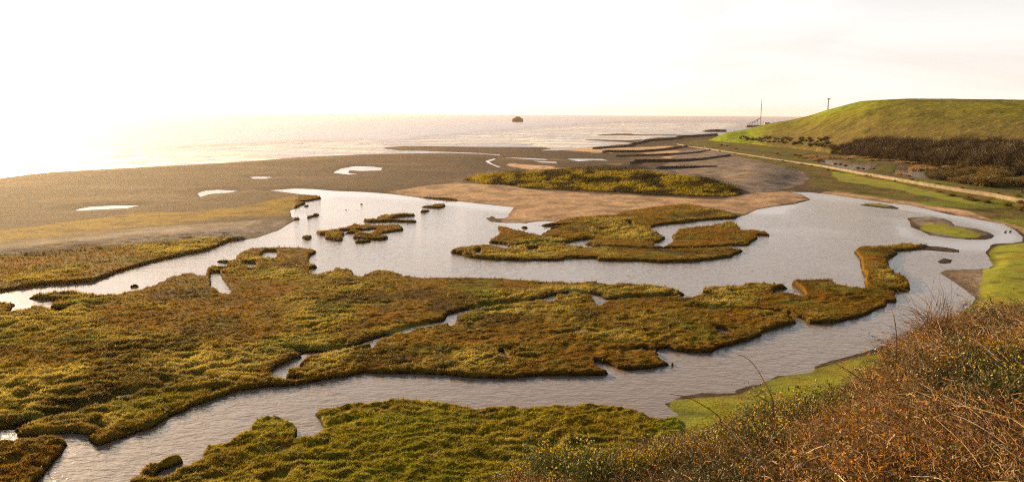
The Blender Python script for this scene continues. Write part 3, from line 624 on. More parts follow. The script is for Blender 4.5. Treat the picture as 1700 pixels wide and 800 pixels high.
def veg_mat(name, c1_, c2_, trans=.35, rough=.55, spec=.3, sc=3.0, attr=False):
    m, t, b = new_mat(name)
    g = N(t, 'ShaderNodeNewGeometry')
    mx = N(t, 'ShaderNodeMix', data_type='RGBA'); mx.inputs[6].default_value = (*c1_, 1); mx.inputs[7].default_value = (*c2_, 1)
    t.links.new(g.outputs['Random Per Island'], mx.inputs[0])
    src = mx.outputs[2]
    if name == 'bramble_leaf':
        oi = N(t, 'ShaderNodeObjectInfo'); m2 = N(t, 'ShaderNodeMix', data_type='RGBA', blend_type='MULTIPLY'); m2.inputs[0].default_value = 1
        rp = N(t, 'ShaderNodeValToRGB'); e_ = rp.color_ramp.elements; e_[0].color = (.45, .75, .5, 1); e_[1].color = (1.5, 1.1, .8, 1); t.links.new(oi.outputs['Random'], rp.inputs[0])
        t.links.new(src, m2.inputs[6]); t.links.new(rp.outputs[0], m2.inputs[7]); src = m2.outputs[2]
    if attr: src = N(t, 'ShaderNodeVertexColor', layer_name='Col').outputs[0]
    t.links.new(src, b.inputs['Base Color']); b.inputs['Roughness'].default_value = rough; b.inputs['Specular IOR Level'].default_value = spec
    if trans:
        tr = N(t, 'ShaderNodeBsdfTranslucent'); t.links.new(src, tr.inputs[0])
        ms = N(t, 'ShaderNodeMixShader'); ms.inputs[0].default_value = trans
        t.links.new(b.outputs[0], ms.inputs[1]); t.links.new(tr.outputs[0], ms.inputs[2]); t.links.new(ms.outputs[0], t.nodes['Material Output'].inputs[0])
    return m
MV = dict(
 twig=veg_mat('twig_brown', (.07, .030, .010), (.42, .21, .065), 0, .6), straw=veg_mat('dry_stem', (.42, .25, .10), (.60, .42, .22), 0, .5),
 bleaf=veg_mat('bramble_leaf', (.045, .040, .008), (.42, .23, .025), .45, .45, .3), dleaf=veg_mat('dark_leaf', (.022, .030, .006), (.085, .080, .010), .3, .4, .4), ptwig=veg_mat('pale_twig', (.16, .08, .03), (.42, .24, .10), 0, .6),
 gleaf=veg_mat('gorse_spine', (.035, .050, .008), (.09, .095, .012), .3),
 flower=veg_mat('gorse_flower', (.45, .30, .01), (.66, .46, .02), .35), tree=veg_mat('bare_twig', (.045, .026, .009), (.15, .090, .028), 0, .7),
 bush=veg_mat('scrub_leaf', (.050, .038, .006), (.30, .18, .03), .4), reed=veg_mat('reed_stem', (.26, .15, .06), (.42, .26, .11), .3, .6), grass=veg_mat('grass_blade', (1, 1, 1), (1, 1, 1), .5, .6, .1, attr=True), bark=veg_mat('dark_bark', (.035, .022, .012), (.05, .03, .016), 0))

def twig_paths(n, k_, base_r, length, rise, curl, g, height=0.0):
    p0 = np.stack([g.normal(size=n)*base_r, g.normal(size=n)*base_r, g.uniform(0, 1, n)*height], 1)
    az = g.uniform(0, 2*math.pi, n); el = g.normal(rise, .35, n)
    d = np.stack([np.cos(az)*np.cos(el), np.sin(az)*np.cos(el), np.sin(el)], 1)
    L = length*g.uniform(.5, 1.2, n)/k_
    pts = [p0]; 
    for i in range(k_-1):
        d = d + g.normal(size=(n, 3))*curl; d[:, 2] -= .16*rise; d /= np.linalg.norm(d, axis=1, keepdims=True)
        pts.append(pts[-1] + d*L[:, None])
    return np.stack(pts, 1)
def merge(parts):
    V = []; Fq = []; o = 0
    for v, f in parts: V.append(v); Fq.append(f+o); o += len(v)
    return np.concatenate(V), np.concatenate(Fq)

# templates live outside the scene and are scattered as ground cover
def template_bramble(seed, nt_, nl, nst, mats=('twig', 'straw', 'bleaf')):
    g = np.random.default_rng(seed)
    pa = twig_paths(nt_, 6, .55, .62, .22, .48, g, .34); pa[..., 2] = np.abs(pa[..., 2])*.75
    rad = np.linspace(.0055, .0025, 6)[None, :]*g.uniform(.6, 1.4, (nt_, 1))
    Vt, Ft = tubes(pa, rad)
    ps = twig_paths(nst, 7, .5, 1.1, .3, .10, g, .45); ps[..., 2] = np.abs(ps[..., 2])*.85; Vs, Fs = tubes(ps, np.linspace(.007, .003, 7)[None, :]*np.ones((nst, 1)))
    pick = pa[g.integers(0, nt_, nl), g.integers(1, 6, nl)]
    pick = pick + g.normal(size=pick.shape)*.02
    Vl, Fl = leaves(pick, g.uniform(.022, .058, nl), .5, .75, g)
    V, Fq = merge([(Vt, Ft), (Vs, Fs), (Vl, Fl)])
    me = mesh_np('bramble_piece', V, Fq, False)
    for m_ in mats: me.materials.append(MV[m_])
    mi = np.concatenate([np.zeros(len(Ft)), np.ones(len(Fs)), np.full(len(Fl), 2)]).astype(np.int32); me.polygons.foreach_set('material_index', mi)
    return bpy.data.objects.new('bramble_piece', me)
def scatter(name, templates, pts, rotz, scl, var, **props):
    """one object: points carrying geometry-node instances"""
    tc_ = bpy.data.collections.new(name + '_pieces')
    for i, o in enumerate(templates): o.name = '%s_piece_%02d' % (name, i); tc_.objects.link(o)
    me = bpy.data.meshes.new(name); me.vertices.add(len(pts)); me.vertices.foreach_set('co', np.asarray(pts, np.float32).ravel())
    a = me.attributes.new('rot', 'FLOAT_VECTOR', 'POINT'); rv = np.zeros((len(pts), 3), np.float32); rv[:, 2] = rotz; rv[:, :2] = rng.normal(size=(len(pts), 2))*.12; a.data.foreach_set('vector', rv.ravel())
    a = me.attributes.new('scl', 'FLOAT', 'POINT'); a.data.foreach_set('value', np.asarray(scl, np.float32))
    a = me.attributes.new('var', 'INT', 'POINT'); a.data.foreach_set('value', np.asarray(var, np.int32))
    o = bpy.data.objects.new(name, me); COL.objects.link(o)
    gt = bpy.data.node_groups.new(name + '_scatter', 'GeometryNodeTree')
    gt.interface.new_socket('Geometry', in_out='INPUT', socket_type='NodeSocketGeometry'); gt.interface.new_socket('Geometry', in_out='OUTPUT', socket_type='NodeSocketGeometry')
    gi, go = gt.nodes.new('NodeGroupInput'), gt.nodes.new('NodeGroupOutput')
    ci = gt.nodes.new('GeometryNodeCollectionInfo'); ci.inputs['Collection'].default_value = tc_; ci.inputs['Separate Children'].default_value = True; ci.inputs['Reset Children'].default_value = True
    ip = gt.nodes.new('GeometryNodeInstanceOnPoints'); ip.inputs['Pick Instance'].default_value = True
    def na(nm, ty):
        n = gt.nodes.new('GeometryNodeInputNamedAttribute'); n.data_type = ty; n.inputs['Name'].default_value = nm; return n.outputs['Attribute']
    gt.links.new(gi.outputs[0], ip.inputs['Points']); gt.links.new(ci.outputs[0], ip.inputs['Instance'])
    gt.links.new(na('var', 'INT'), ip.inputs['Instance Index'])
    er = gt.nodes.new('FunctionNodeEulerToRotation'); gt.links.new(na('rot', 'FLOAT_VECTOR'), er.inputs[0]); gt.links.new(er.outputs[0], ip.inputs['Rotation'])
    gt.links.new(na('scl', 'FLOAT'), ip.inputs['Scale']); gt.links.new(ip.outputs[0], go.inputs[0])
    md = o.modifiers.new('scatter', 'NODES'); md.node_group = gt
    for k_, v_ in props.items(): o[k_] = v_
    return o

# brambles over the near slope: uniform in picture area, kept where the slope carries them
tb = [template_bramble(s, 260, 900, 3) for s in range(3)] + [template_bramble(s+10, 130, 1500, 1, ('twig', 'straw', 'dleaf')) for s in range(3)] + [template_bramble(s+20, 330, 600, 4, ('ptwig', 'straw', 'bleaf')) for s in range(3)]
def slope_pts(n, umin, umax, vmin, vmax, g):
    """points of the slope seen through a part of the view, nearest hit on the slope"""
    out = []
    az_g = g.uniform(-20, 50, n*6); r_g = 60*np.sqrt(g.uniform(0, 1, n*6))
    keep = (r_g > 6)
    az_g, r_g = az_g[keep], r_g[keep]
    x, y = r_g*np.sin(np.radians(az_g)), r_g*np.cos(np.radians(az_g)); z = slope_z(az_g, r_g)
    uu, vv = project(x, y, z + .5)
    lim_ = np.interp(uu, su, svv)
    a_ = np.interp(az_g, saz, sa); brow = np.sqrt(GAP/a_)
    ok = (uu > umin) & (uu < umax) & (vv > vmin) & (vv < vmax) & (r_g < brow*1.25) & (r_g > 7)
    return x[ok], y[ok], z[ok], r_g[ok], az_g[ok], uu[ok], vv[ok]
g = np.random.default_rng(5)
x, y, z, rr, azz, uu, vv = slope_pts(9000, 640, 1900, 440, 930, g)
# thin out by distance so that each square metre near is full
p_keep = np.clip(1.15 - rr/70, .3, 1)
left = ss(740, 1000, uu + 60*fbm(x, y, 3, 2, 310))
kk = g.uniform(size=len(x)) < p_keep*left
x, y, z, rr, usel = x[kk], y[kk], z[kk], rr[kk], uu[kk]
order = np.argsort(rr); sel = order[:6500]
fn = fbm(x, y, 3.2, 3, 321); fn2 = fbm(x+40, y, 2.4, 2, 322); fam = np.where(fn > .08, 1, np.where(fn2 > .08, 2, 0))
scatter('bramble_thicket', tb, np.stack([x, y, z-.05], 1)[sel], g.uniform(0, 6.28, len(sel)), (.92 + 1.1*fbm(x[sel], y[sel], 2.6, 3, 320) + .15*g.normal(size=len(sel)))*(.5 + .42*ss(950, 1450, usel[sel])), fam[sel]*3 + g.integers(0, 3, len(sel)), kind='stuff')

# ------------------------------------------------------------------ gorse bushes
def gorse_parts(seed, ns, nf_):
    g = np.random.default_rng(seed)
    pa = twig_paths(70, 5, .15, .9, 1.0, .14, g, .2)
    Vt, Ft = tubes(pa, np.linspace(.010, .004, 5)[None, :]*np.ones((70, 1)))
    c = pa[g.integers(0, 70, ns), g.integers(1, 5, ns)] + g.normal(size=(ns, 3))*.10
    c[:, 2] = np.abs(c[:, 2])
    Vl, Fl = leaves(c, g.uniform(.04, .10, ns), .9, .28, g)
    rad = np.linalg.norm(c, axis=1); pk = np.argsort(-(rad + .5*c[:, 2] + g.normal(size=ns)*.12))[:nf_*2]; cc_ = c[g.choice(pk, 16)]; dd_ = np.min(np.linalg.norm(c[pk][:, None]-cc_[None], axis=2), axis=1); pk = pk[np.argsort(dd_)[:nf_]]
    Vf, Ff = leaves(c[pk] + g.normal(size=(nf_, 3))*.03, g.uniform(.025, .05, nf_), .3, .8, g)
    out = []
    for nm, V, Fq, mt in (('stem', Vt, Ft, 'twig'), ('foliage', Vl, Fl, 'gleaf'), ('flower', Vf, Ff, 'flower')):
        me = mesh_np(nm, V, Fq, False); me.materials.append(MV[mt]); out.append((nm, me))
    return out
GP = [gorse_parts(500+i, 3800, 560) for i in range(3)] + [gorse_parts(510, 3600, 140)]
def slope_at(u, v):
    """where the ray through a pixel meets the slope's plant tops"""
    uu, vv = unroll(u, v); a_, b_ = (uu-CX)/F, (vv-CY)/F
    dx, dy, dz = a_, cP-b_*sP, -(sP+b_*cP); hn = math.hypot(dx, dy); az = math.degrees(math.atan2(dx, dy)); last = 20
    best = None
    for r in np.arange(4, 60, .2):
        zr_ = H + dz/hn*r; zs_ = float(slope_z(np.array([az]), np.array([r]))[0]) + .6
        if best is None or zr_-zs_ < best[0]: best = (zr_-zs_, r)
        if zr_ <= zs_: best = (0, r); break
    r = best[1]; return r*math.sin(math.radians(az)), r*math.cos(math.radians(az)), float(slope_z(np.array([az]), np.array([r]))[0])
GORSE = [(800,780,1,.7),(860,768,2,.8),(905,758,0,.9),(935,770,3,1.1),(985,778,3,1.1),(1040,772,1,.9),(1080,764,2,.9),(1165,745,3,.8),(1210,728,3,.8),(1262,705,3,.9),(1300,688,1,.95),(1335,680,2,.95),(1370,682,0,1.0),(1395,668,3,1.3),(1300,700,3,1.4),(1345,700,3,1.3),(1260,730,3,1.2),(1690,582,1,.8),(1672,600,3,1.1),(1640,620,3,1.0),(1390,650,1,.9),(1440,650,3,1.0),(1690,640,3,1.1),(960,748,2,.9),(1130,748,3,.9)]
lab = {True: 'dense dark green gorse bush with almost no flowers among the brambles', False: 'gorse bush covered in yellow flowers on the near slope'}
for i, (u, v, k_, s) in enumerate(GORSE):
    x, y, z = slope_at(u, v)
    e = link('gorse_bush', None, label=lab[k_ == 3], category='bush', group='dark gorse bushes on the slope' if k_ == 3 else 'flowering gorse bushes on the slope')
    e.location = (x, y, z-.05); e.rotation_euler = (0, 0, i*1.7); e.scale = (s*1.15,)*3
    for nm, me in GP[k_]: link(nm, me, None, e, **({'kind': 'stuff'} if nm == 'flower' else {}))

# long bare stems that stand out against the water
STEMS = [([(1285,662),(1272,640),(1262,620),(1250,602),(1238,592),(1224,588)], 'dark arching bramble stem leaning over the water above the flowering gorse'),
 ([(1489,578),(1488,555),(1486,535),(1482,518),(1476,506)], 'tall thin bare stem curving up against the water beside the marsh spit'),
 ([(1478,612),(1466,598),(1460,585),(1455,575),(1448,573)], 'short hooked bare stem in front of the bright meadow edge'),
 ([(1200,695),(1180,680),(1150,662),(1125,655),(1112,654)], 'thin bramble stem trailing left over the gravelly meadow point'),
 ([(1440,640),(1420,622),(1400,610),(1388,604)], 'slim dark stem slanting across the bright green shore strip'),
 ([(812,782),(790,755),(765,735),(742,718)], 'long bare stem slanting up from the rough grass left of the gorse'),
 ([(1655,524),(1640,513),(1625,509),(1610,508)], 'pale arched dead stem above the bushes at the right shore')]
for pts, lb in STEMS:
    x0_, y0_, z0_ = slope_at(*pts[0]); Yd = y0_
    P3 = [np.array(at_depth(u, v, Yd + .12*i)) for i, (u, v) in enumerate(pts)]
    P3 = np.array(P3); base = P3[0] + np.array([0, .0, -.7]); P3 = np.vstack([base, P3])
    t_ = np.linspace(0, len(P3)-1, 24); Pc = np.stack([np.interp(t_, np.arange(len(P3)), P3[:, i]) for i in range(3)], 1)
    for _ in range(4): Pc[1:-1] = (Pc[:-2] + 2*Pc[1:-1] + Pc[2:])/4
    wdt = max(.006, Yd*.0011)
    V, Fq = tubes(Pc[None], np.linspace(wdt, wdt*.45, 24)[None])
    me = mesh_np('bramble_stem', V - base, Fq); o = link('bramble_stem', me, MV['straw' if 'pale' in lb else 'twig'], label=lb, category='plant stem'); o.location = base

# bare bush on the brow
def bush_mesh(seed, n, height, spread, leafn, mats, leafsize, tw=.01, curl=.14, k_=7):
    g = np.random.default_rng(seed)
    pa = twig_paths(n, k_, spread*.3, height*1.3, 1.0, curl, g, height*.35)
    Vt, Ft = tubes(pa, np.linspace(tw, tw*.3, k_)[None, :]*g.uniform(.6, 1.3, (n, 1)))
    out = [('branch', Vt, Ft, mats[0])]
    if leafn:
        c = pa[g.integers(0, n, leafn), g.integers(2, k_, leafn)] + g.normal(size=(leafn, 3))*leafsize*.8
        Vl, Fl = leaves(c, g.uniform(.6, 1.3, leafn)*leafsize, .2, .8, g); out.append(('foliage', Vl, Fl, mats[1]))
    return [(nm, (lambda me, mt: (me.materials.append(MV[mt]), me)[1])(mesh_np(nm, V, Fq, False), mt)) for nm, V, Fq, mt in out]
bb = bush_mesh(900, 330, 1.7, .9, 700, ('twig', 'bleaf'), .04, .008, .2)
BARE = [(1560,560,1.25,'tangled bare bush at the brow of the slope nearest the right shore'),(1520,590,1.0,'smaller bare bush left of the tangled one at the brow')]
for u, v, s, lb in BARE:
    x, y, z = slope_at(u, v); e = link('bare_bush', None, label=lb, category='bush'); e.location = (x, y, z-.1); e.scale = (s,)*3; e.rotation_euler = (0, 0, s*3)
    for nm, me in bb: link(nm, me, None, e)

# ------------------------------------------------------------------ grass tufts on marsh, dune and meadow
def tufts(name, wt, n, size, blades, colfn, seed):
    g = np.random.default_rng(seed)
    wgt = wt.ravel()/wt.sum(); pk = g.choice(len(wgt), n, p=wgt)
    jr = np.stack([g.uniform(-.5, .5, n)*np.abs(du.reshape(-1, 3)[pk, 0]), g.uniform(-.5, .5, n)*np.abs(dv.reshape(-1, 3)[pk, 1])], 1)
    base = G[pk] + np.concatenate([jr, np.full((n, 1), -.02)], 1)
    dd = dist.ravel()[pk]; sz = size*(dd/80)**.55*g.uniform(.6, 1.3, n)
    lean = np.stack([g.normal(.35, .35, n), g.normal(-.1, .35, n)], 1)
    V = []; Cc = []
    c0 = colfn(pk, g)
    for b in range(blades):
        th = g.uniform(0, 6.28, n); wd = sz*.13
        p = base + np.stack([g.normal(size=n)*sz*.25, g.normal(size=n)*sz*.25, np.zeros(n)], 1)
        wv_ = np.stack([np.cos(th)*wd, np.sin(th)*wd, np.zeros(n)], 1)
        tip = p + np.stack([lean[:, 0]*sz + g.normal(size=n)*sz*.3, lean[:, 1]*sz + g.normal(size=n)*sz*.3, sz*g.uniform(.6, 1.1, n)], 1)
        V.append(np.stack([p-wv_, p+wv_, tip], 1)); Cc.append(np.repeat(c0[:, None, :]*g.uniform(.7, 1.3, (n, 1, 1)), 3, 1))
    V = np.concatenate(V).reshape(-1, 3); Cc = np.concatenate(Cc).reshape(-1, 3)
    me = mesh_np(name, V, np.arange(len(V)).reshape(-1, 3), False); attr_color(me, np.clip(Cc, 0, 1)); link(name, me, MV['grass'], kind='stuff')
inview = ((VV > 310) & (UU > -40) & (UU < 1740)).astype(float)
wt = mk['marsh']*(h > .35)*(sd_l > .35)*inview*(.25 + .75*tuss)
def cmarsh(pk, g):
    c = colf[pk]*1.15; s = (g.uniform(size=len(pk)) < .22*tuss.ravel()[pk])[:, None]
    return np.where(s, np.array([.34, .26, .09]), c)
tufts('marsh_grass', wt, 110000, .26, 4, cmarsh, 61)
wt = (mk['dune']*(VV > 278))*(UU > 700)*(UU < 1300)*(h > .4)*1.0
tufts('dune_grass', wt, 14000, .38, 4, lambda pk, g: colf[pk]*g.uniform(.7, 1.8, (len(pk), 1)), 62)
wt = mk['green']*(h > .2)*inview*(VV > 640)
def blades(name, base, c0, sz, nb, g):
    n = len(base); V = []; Cc = []
    lean = np.stack([g.normal(.35, .35, n), g.normal(-.1, .35, n)], 1)
    for b in range(nb):
        th = g.uniform(0, 6.28, n); wd = sz*.07
        p = base + np.stack([g.normal(size=n)*sz*.3, g.normal(size=n)*sz*.3, np.zeros(n)], 1); wv_ = np.stack([np.cos(th)*wd, np.sin(th)*wd, np.zeros(n)], 1)
        tip = p + np.stack([lean[:, 0]*sz + g.normal(size=n)*sz*.3, lean[:, 1]*sz + g.normal(size=n)*sz*.3, sz*g.uniform(.5, .9, n)], 1)
        V.append(np.stack([p-wv_, p+wv_, tip], 1)); Cc.append(np.repeat(c0[:, None, :]*g.uniform(.6, 1.4, (n, 1, 1)), 3, 1))
    V = np.concatenate(V).reshape(-1, 3); Cc = np.concatenate(Cc).reshape(-1, 3)
    me = mesh_np(name, V, np.arange(len(V)).reshape(-1, 3), False); attr_color(me, np.clip(Cc, 0, 1)); link(name, me, MV['grass'], kind='stuff')
gg = np.random.default_rng(77)
n_ = 60000; az_ = gg.uniform(-22, 28, n_); r_ = 58*np.sqrt(gg.uniform(.01, 1, n_)); bx_, by_ = r_*np.sin(np.radians(az_)), r_*np.cos(np.radians(az_)); bz_ = slope_z(az_, r_)
kk = (bz_ > .6) & (r_ > 6) & (gg.uniform(size=n_) < .35 + .65*ss(18, 6, az_)); base_ = np.stack([bx_, by_, bz_-.02], 1)[kk]
cb_ = mix(mix(np.ones((len(base_), 3))*C(.14, .13, .008), C(.20, .14, .010), ss(-.2, .3, fbm(base_[:, 0], base_[:, 1], 4, 2, 150))), C(.40, .32, .08), (gg.uniform(size=len(base_)) < .12)*1.0)
blades('slope_grass', base_, cb_, .20*gg.uniform(.5, 1.4, len(base_))*(.7+.6*ss(-.2, .4, fbm(base_[:, 0], base_[:, 1], 1.5, 2, 151))), 5, gg)
tufts('meadow_grass', wt, 40000, .13, 4, lambda pk, g: colf[pk]*1.1, 63)

# ------------------------------------------------------------------ sea wall
def ribbon(pts, width, bottoms, tops, name, mat, parent=None, **props):
    """a solid wall along pts (n,2)"""
    pts = np.array(pts, float); d = np.gradient(pts, axis=0); d /= np.linalg.norm(d, axis=1, keepdims=True); nn = np.stack([-d[:, 1], d[:, 0]], 1)*width/2
    L, Rr = pts+nn, pts-nn; n = len(pts)
    V = np.concatenate([np.c_[L, bottoms], np.c_[Rr, bottoms], np.c_[Rr, tops], np.c_[L, tops]]).reshape(4, n, 3)
    ids = np.arange(4*n).reshape(4, n); Fq = []
    for a_ in range(4):
        b_ = (a_+1) % 4
        for i in range(n-1): Fq.append([ids[a_, i], ids[a_, i+1], ids[b_, i+1], ids[b_, i]])
    Fq.append([ids[0, 0], ids[1, 0], ids[2, 0], ids[3, 0]]); Fq.append([ids[3, -1], ids[2, -1], ids[1, -1], ids[0, -1]])
    me = mesh_np(name, V.reshape(-1, 3), Fq, False)
    return link(name, me, mat, parent, **props)
def stone_mat(name, c, c2, sc=.8, bump=.05):
    m, t, b = new_mat(name); p = objcoord(t); n = noise(t, p, sc, 6, .65)
    mx = N(t, 'ShaderNodeMix', data_type='RGBA'); mx.inputs[6].default_value = (*c, 1); mx.inputs[7].default_value = (*c2, 1)
    mrn = N(t, 'ShaderNodeMapRange'); mrn.inputs[1].default_value = .35; mrn.inputs[2].default_value = .65; t.links.new(n, mrn.inputs[0]); t.links.new(mrn.outputs[0], mx.inputs[0])
    t.links.new(mx.outputs[2], b.inputs['Base Color']); b.inputs['Roughness'].default_value = .85
    bp = N(t, 'ShaderNodeBump'); bp.inputs['Distance'].default_value = bump; t.links.new(n, bp.inputs['Height']); t.links.new(bp.outputs[0], b.inputs['Normal'])
    return m
CONC = stone_mat('old_concrete', (.26, .195, .115), (.12, .09, .055), .35); DARKWOOD = stone_mat('wet_timber', (.035, .024, .015), (.06, .042, .026)); RUST = stone_mat('dark_steel', (.10, .07, .055), (.06, .045, .04))
WALLPX = [(1124,238,2.0),(1140,241,2.0),(1170,245,2.0),(1222,253,2.2),(1280,262,2.4),(1338,271,2.4),(1366,275.5,2.4),(1427,287.5,2.4),(1478,296,2.4),(1546,306.5,2.4),(1600,315,2.4),(1650,322.5,2.4),(1700,331,2.4),(1800,347,2.4),(2000,382,2.4),(2300,436,2.4)]
wp = np.array([on_ground(u, v+2, 8)[:2] for u, v, _ in WALLPX]); tq = np.linspace(0, len(wp)-1, 160); wp = np.stack([np.interp(tq, np.arange(len(wp)), wp[:, i]) for i in (0, 1)], 1)
gz = np.array([ground_z(*p) for p in wp]); gz = np.convolve(np.pad(gz, 5, 'edge'), np.ones(11)/11, 'valid')
wall = link('sea_wall', None, label='long low tan concrete sea wall running beside the lagoon to the beach', category='wall'); 
wtop = gz + np.interp(np.linspace(0, 1, len(gz)), [0, .3, .45, 1], [.45, .5, 1.15, 1.25]) + rng.normal(size=len(gz))*.03
ribbon(wp, .55, gz-1, wtop, 'wall_body', CONC, wall)
ribbon(wp, .8, wtop+.003, wtop+.18, 'coping', CONC, wall)
ctr = wp[0]
# path beside it
pp = wp[:70]; dpt = np.gradient(pp, axis=0); dpt /= np.linalg.norm(dpt, axis=1, keepdims=True); off = np.stack([-dpt[:, 1], dpt[:, 0]], 1)
sgn = 1 if off[10, 0] > 0 else -1
ppo = pp + off*sgn*1.9
ribbon(ppo, 1.8, np.array([ground_z(*p) for p in ppo])-.6, gz[:70]+.30, 'path', stone_mat('trodden_path', (.20, .145, .075), (.13, .095, .04)), None, kind='structure')

# ------------------------------------------------------------------ groynes
GRO = [([(1090,278),(1096,276),(1128,275.4),(1158,275.2),(1190,275)], 5.5, 1.0, 'nearest groyne, a short dark wall behind the dune'),
 ([(1048,268),(1053,264.5),(1090,264.3),(1128,263.9),(1161,262.5),(1194,258.4),(1211,256)], 6.0, 1.5, 'second groyne from the dune, thick and dark with a blunt sea end'),
 ([(1024,258),(1028,257.4),(1079,256),(1128,254),(1155,252),(1181,247.4)], 3.2, 1.5, 'third groyne from the dune, thin and long between two sand strips'),
 ([(1001,251),(1005,250),(1062,249.5),(1095,247),(1128,242.8),(1147,240.8)], 3.6, 1.5, 'fourth groyne from the dune, curving up to the end of the sea wall'),
 ([(986,245),(989,244),(1020,242.4),(1044,240),(1048,237),(1064,234.5),(1069,232),(1087,230.4),(1107,229.3),(1120,228.2),(1125,225.8),(1161,223.5),(1190,221.4)], 4.0, 2.5, 'farthest and longest groyne with a stepped top edge')]
for pts, hp, wdt, lb in GRO:
    w2 = np.array([at(u, v + hp*.85, 0.3) for u, v in pts]); tops = np.array([at_depth(u, v, w2[i, 1])[2] for i, (u, v) in enumerate(pts)])
    n_ = 60; tq = np.linspace(0, len(pts)-1, n_); w3 = np.stack([np.interp(tq, np.arange(len(pts)), w2[:, i]) for i in (0, 1)], 1); tp = np.interp(tq, np.arange(len(pts)), tops) + rng.normal(size=n_)*.06
    e = link('groyne', None, label=lb, category='groyne')
    ribbon(w3, wdt, np.full(n_, -1.0), np.maximum(tp, .4), 'planking', DARKWOOD, e)
    for i in range(0, n_, 3):
        x, y = w3[i]; V, Fq = tubes(np.array([[[x, y-wdt/2-.2, -1], [x, y-wdt/2-.2, max(tp[i], .4)+.35]]]), np.full((1, 2), .22), 6)
        cap = np.array([[len(V)-6, len(V)-5, len(V)-4, len(V)-3], [len(V)-3, len(V)-2, len(V)-1, len(V)-6]])
        link('post', mesh_np('post', V, np.vstack([Fq, cap]), False), DARKWOOD, e)

# ------------------------------------------------------------------ far structures
def lathe(profile, seg, name, mat, parent, sx=1, sy=1):
    V = []; 
    for r_, z_ in profile:
        for i in range(seg): t = 2*math.pi*i/seg; V.append((r_*math.cos(t)*sx, r_*math.sin(t)*sy, z_))
    Fq = [[j*seg+i, j*seg+(i+1) % seg, (j+1)*seg+(i+1) % seg, (j+1)*seg+i] for j in range(len(profile)-1) for i in range(seg)]
    return link(name, mesh_np(name, V, Fq, False), mat, parent)
tx_, ty_ = at(859.3, 202.4, 0)
e = link('intake_tower', None, label='squat round concrete intake tower with a domed top standing in the sea', category='tower'); e.location = (tx_, ty_, 0)
R0 = 8.6/F*ty_
lathe([(.01, -4), (R0, -4), (R0, 10.5), (R0*1.0, 10.6), (R0*.80, 11.2), (.01, 11.2)], 28, 'tower_body', CONC, e, 1, .9)
lathe([(R0*.79, 11.0), (R0*.66, 13.8), (R0*.52, 16.0), (R0*.3, 17.9), (.1, 18.5)], 28, 'roof', CONC, e, 1, .9)
for k_ in range(14):
    a_ = 2*math.pi*k_/14
    V, Fq = tubes(np.array([[[math.cos(a_)*R0*1.01, math.sin(a_)*R0*.91, -3], [math.cos(a_)*R0*1.01, math.sin(a_)*R0*.91, 10.4]]]), np.full((1, 2), .7), 4)
    link('buttress', mesh_np('buttress', V, Fq, False), CONC, e)
lathe([(R0*.9, 10.6), (R0*.9, 12.2), (R0*.86, 12.2), (R0*.86, 10.6)], 28, 'parapet', CONC, e, 1, .9)

def bars(segs, rad, name, mat, parent):
    V, Fq = tubes(np.array(segs, float), np.full((len(segs), 2), rad), 4); return link(name, mesh_np(name, V, Fq, False), mat, parent)
# lattice mast
xm, ym, zm = at_depth(1262.5, 204, 2300); xt, yt, zt = at_depth(1263.5, 166.5, 2300)
e = link('lattice_mast', None, label='tall thin lattice mast with guy wires rising beyond the green hill', category='mast'); e.location = (xm, ym, 0); hh_ = zt
segs = []; n_ = 22
for i in range(n_):
    z0_, z1_ = hh_*i/n_, hh_*(i+1)/n_; w0, w1 = 1.2*(1-i/n_)+.4, 1.2*(1-(i+1)/n_)+.4
    for a_ in range(4):
        p = lambda k_, w_, zz_: [w_*math.cos(k_*math.pi/2), w_*math.sin(k_*math.pi/2), zz_]
        segs += [[p(a_, w0, z0_), p(a_, w1, z1_)], [p(a_, w0, z0_), p(a_+1, w1, z1_)], [p(a_, w1, z1_), p(a_+1, w1, z1_)]]
bars(segs, .13, 'mast_frame', RUST, e)
bars([[[0, 0, hh_], [0, 0, hh_+4]]], .5, 'antenna', RUST, e)
bars([[[0, 0, hh_*.9], [14*math.cos(a_), 14*math.sin(a_), 3]] for a_ in (2.6, .5, 4.7)], .06, 'guy_wire', RUST, e)
# skeletal conveyor frame and low sheds
x0_, y0_, z0_ = at_depth(1243, 209, 2250)
e = link('conveyor_frame', None, label='dark skeletal steel conveyor sloping up on stilts at the far shore', category='structure'); e.location = (x0_, y0_, 0)
W_ = 20/F*2250; hA, hB = 30-(205-190.6)/F*2250, 30-(195.5-190.6)/F*2250
segs = []
for i in range(9):
    t0, t1 = i/9, (i+1)/9
    za, zb = hA + (hB-hA)*t0 + 0, hA + (hB-hA)*t1
    for dy in (0, 5):
        segs += [[[W_*t0, 0, za], [W_*t0, 5, za]], [[W_*t0, dy, za], [W_*t1, dy, zb]], [[W_*t0, dy, za-4*(1-t0)-2], [W_*t1, dy, zb-4*(1-t1)-2]], [[W_*t0, dy, za], [W_*t1, dy, zb-4*(1-t1)-2]]]
bars(segs, .2, 'truss', RUST, e)
for t_ in (.08, .3, .52, .72):
    for dy_ in (0, 5): bars([[[W_*t_, dy_, 0], [W_*t_, dy_, hA+(hB-hA)*t_-2]]], .35, 'leg', RUST, e)
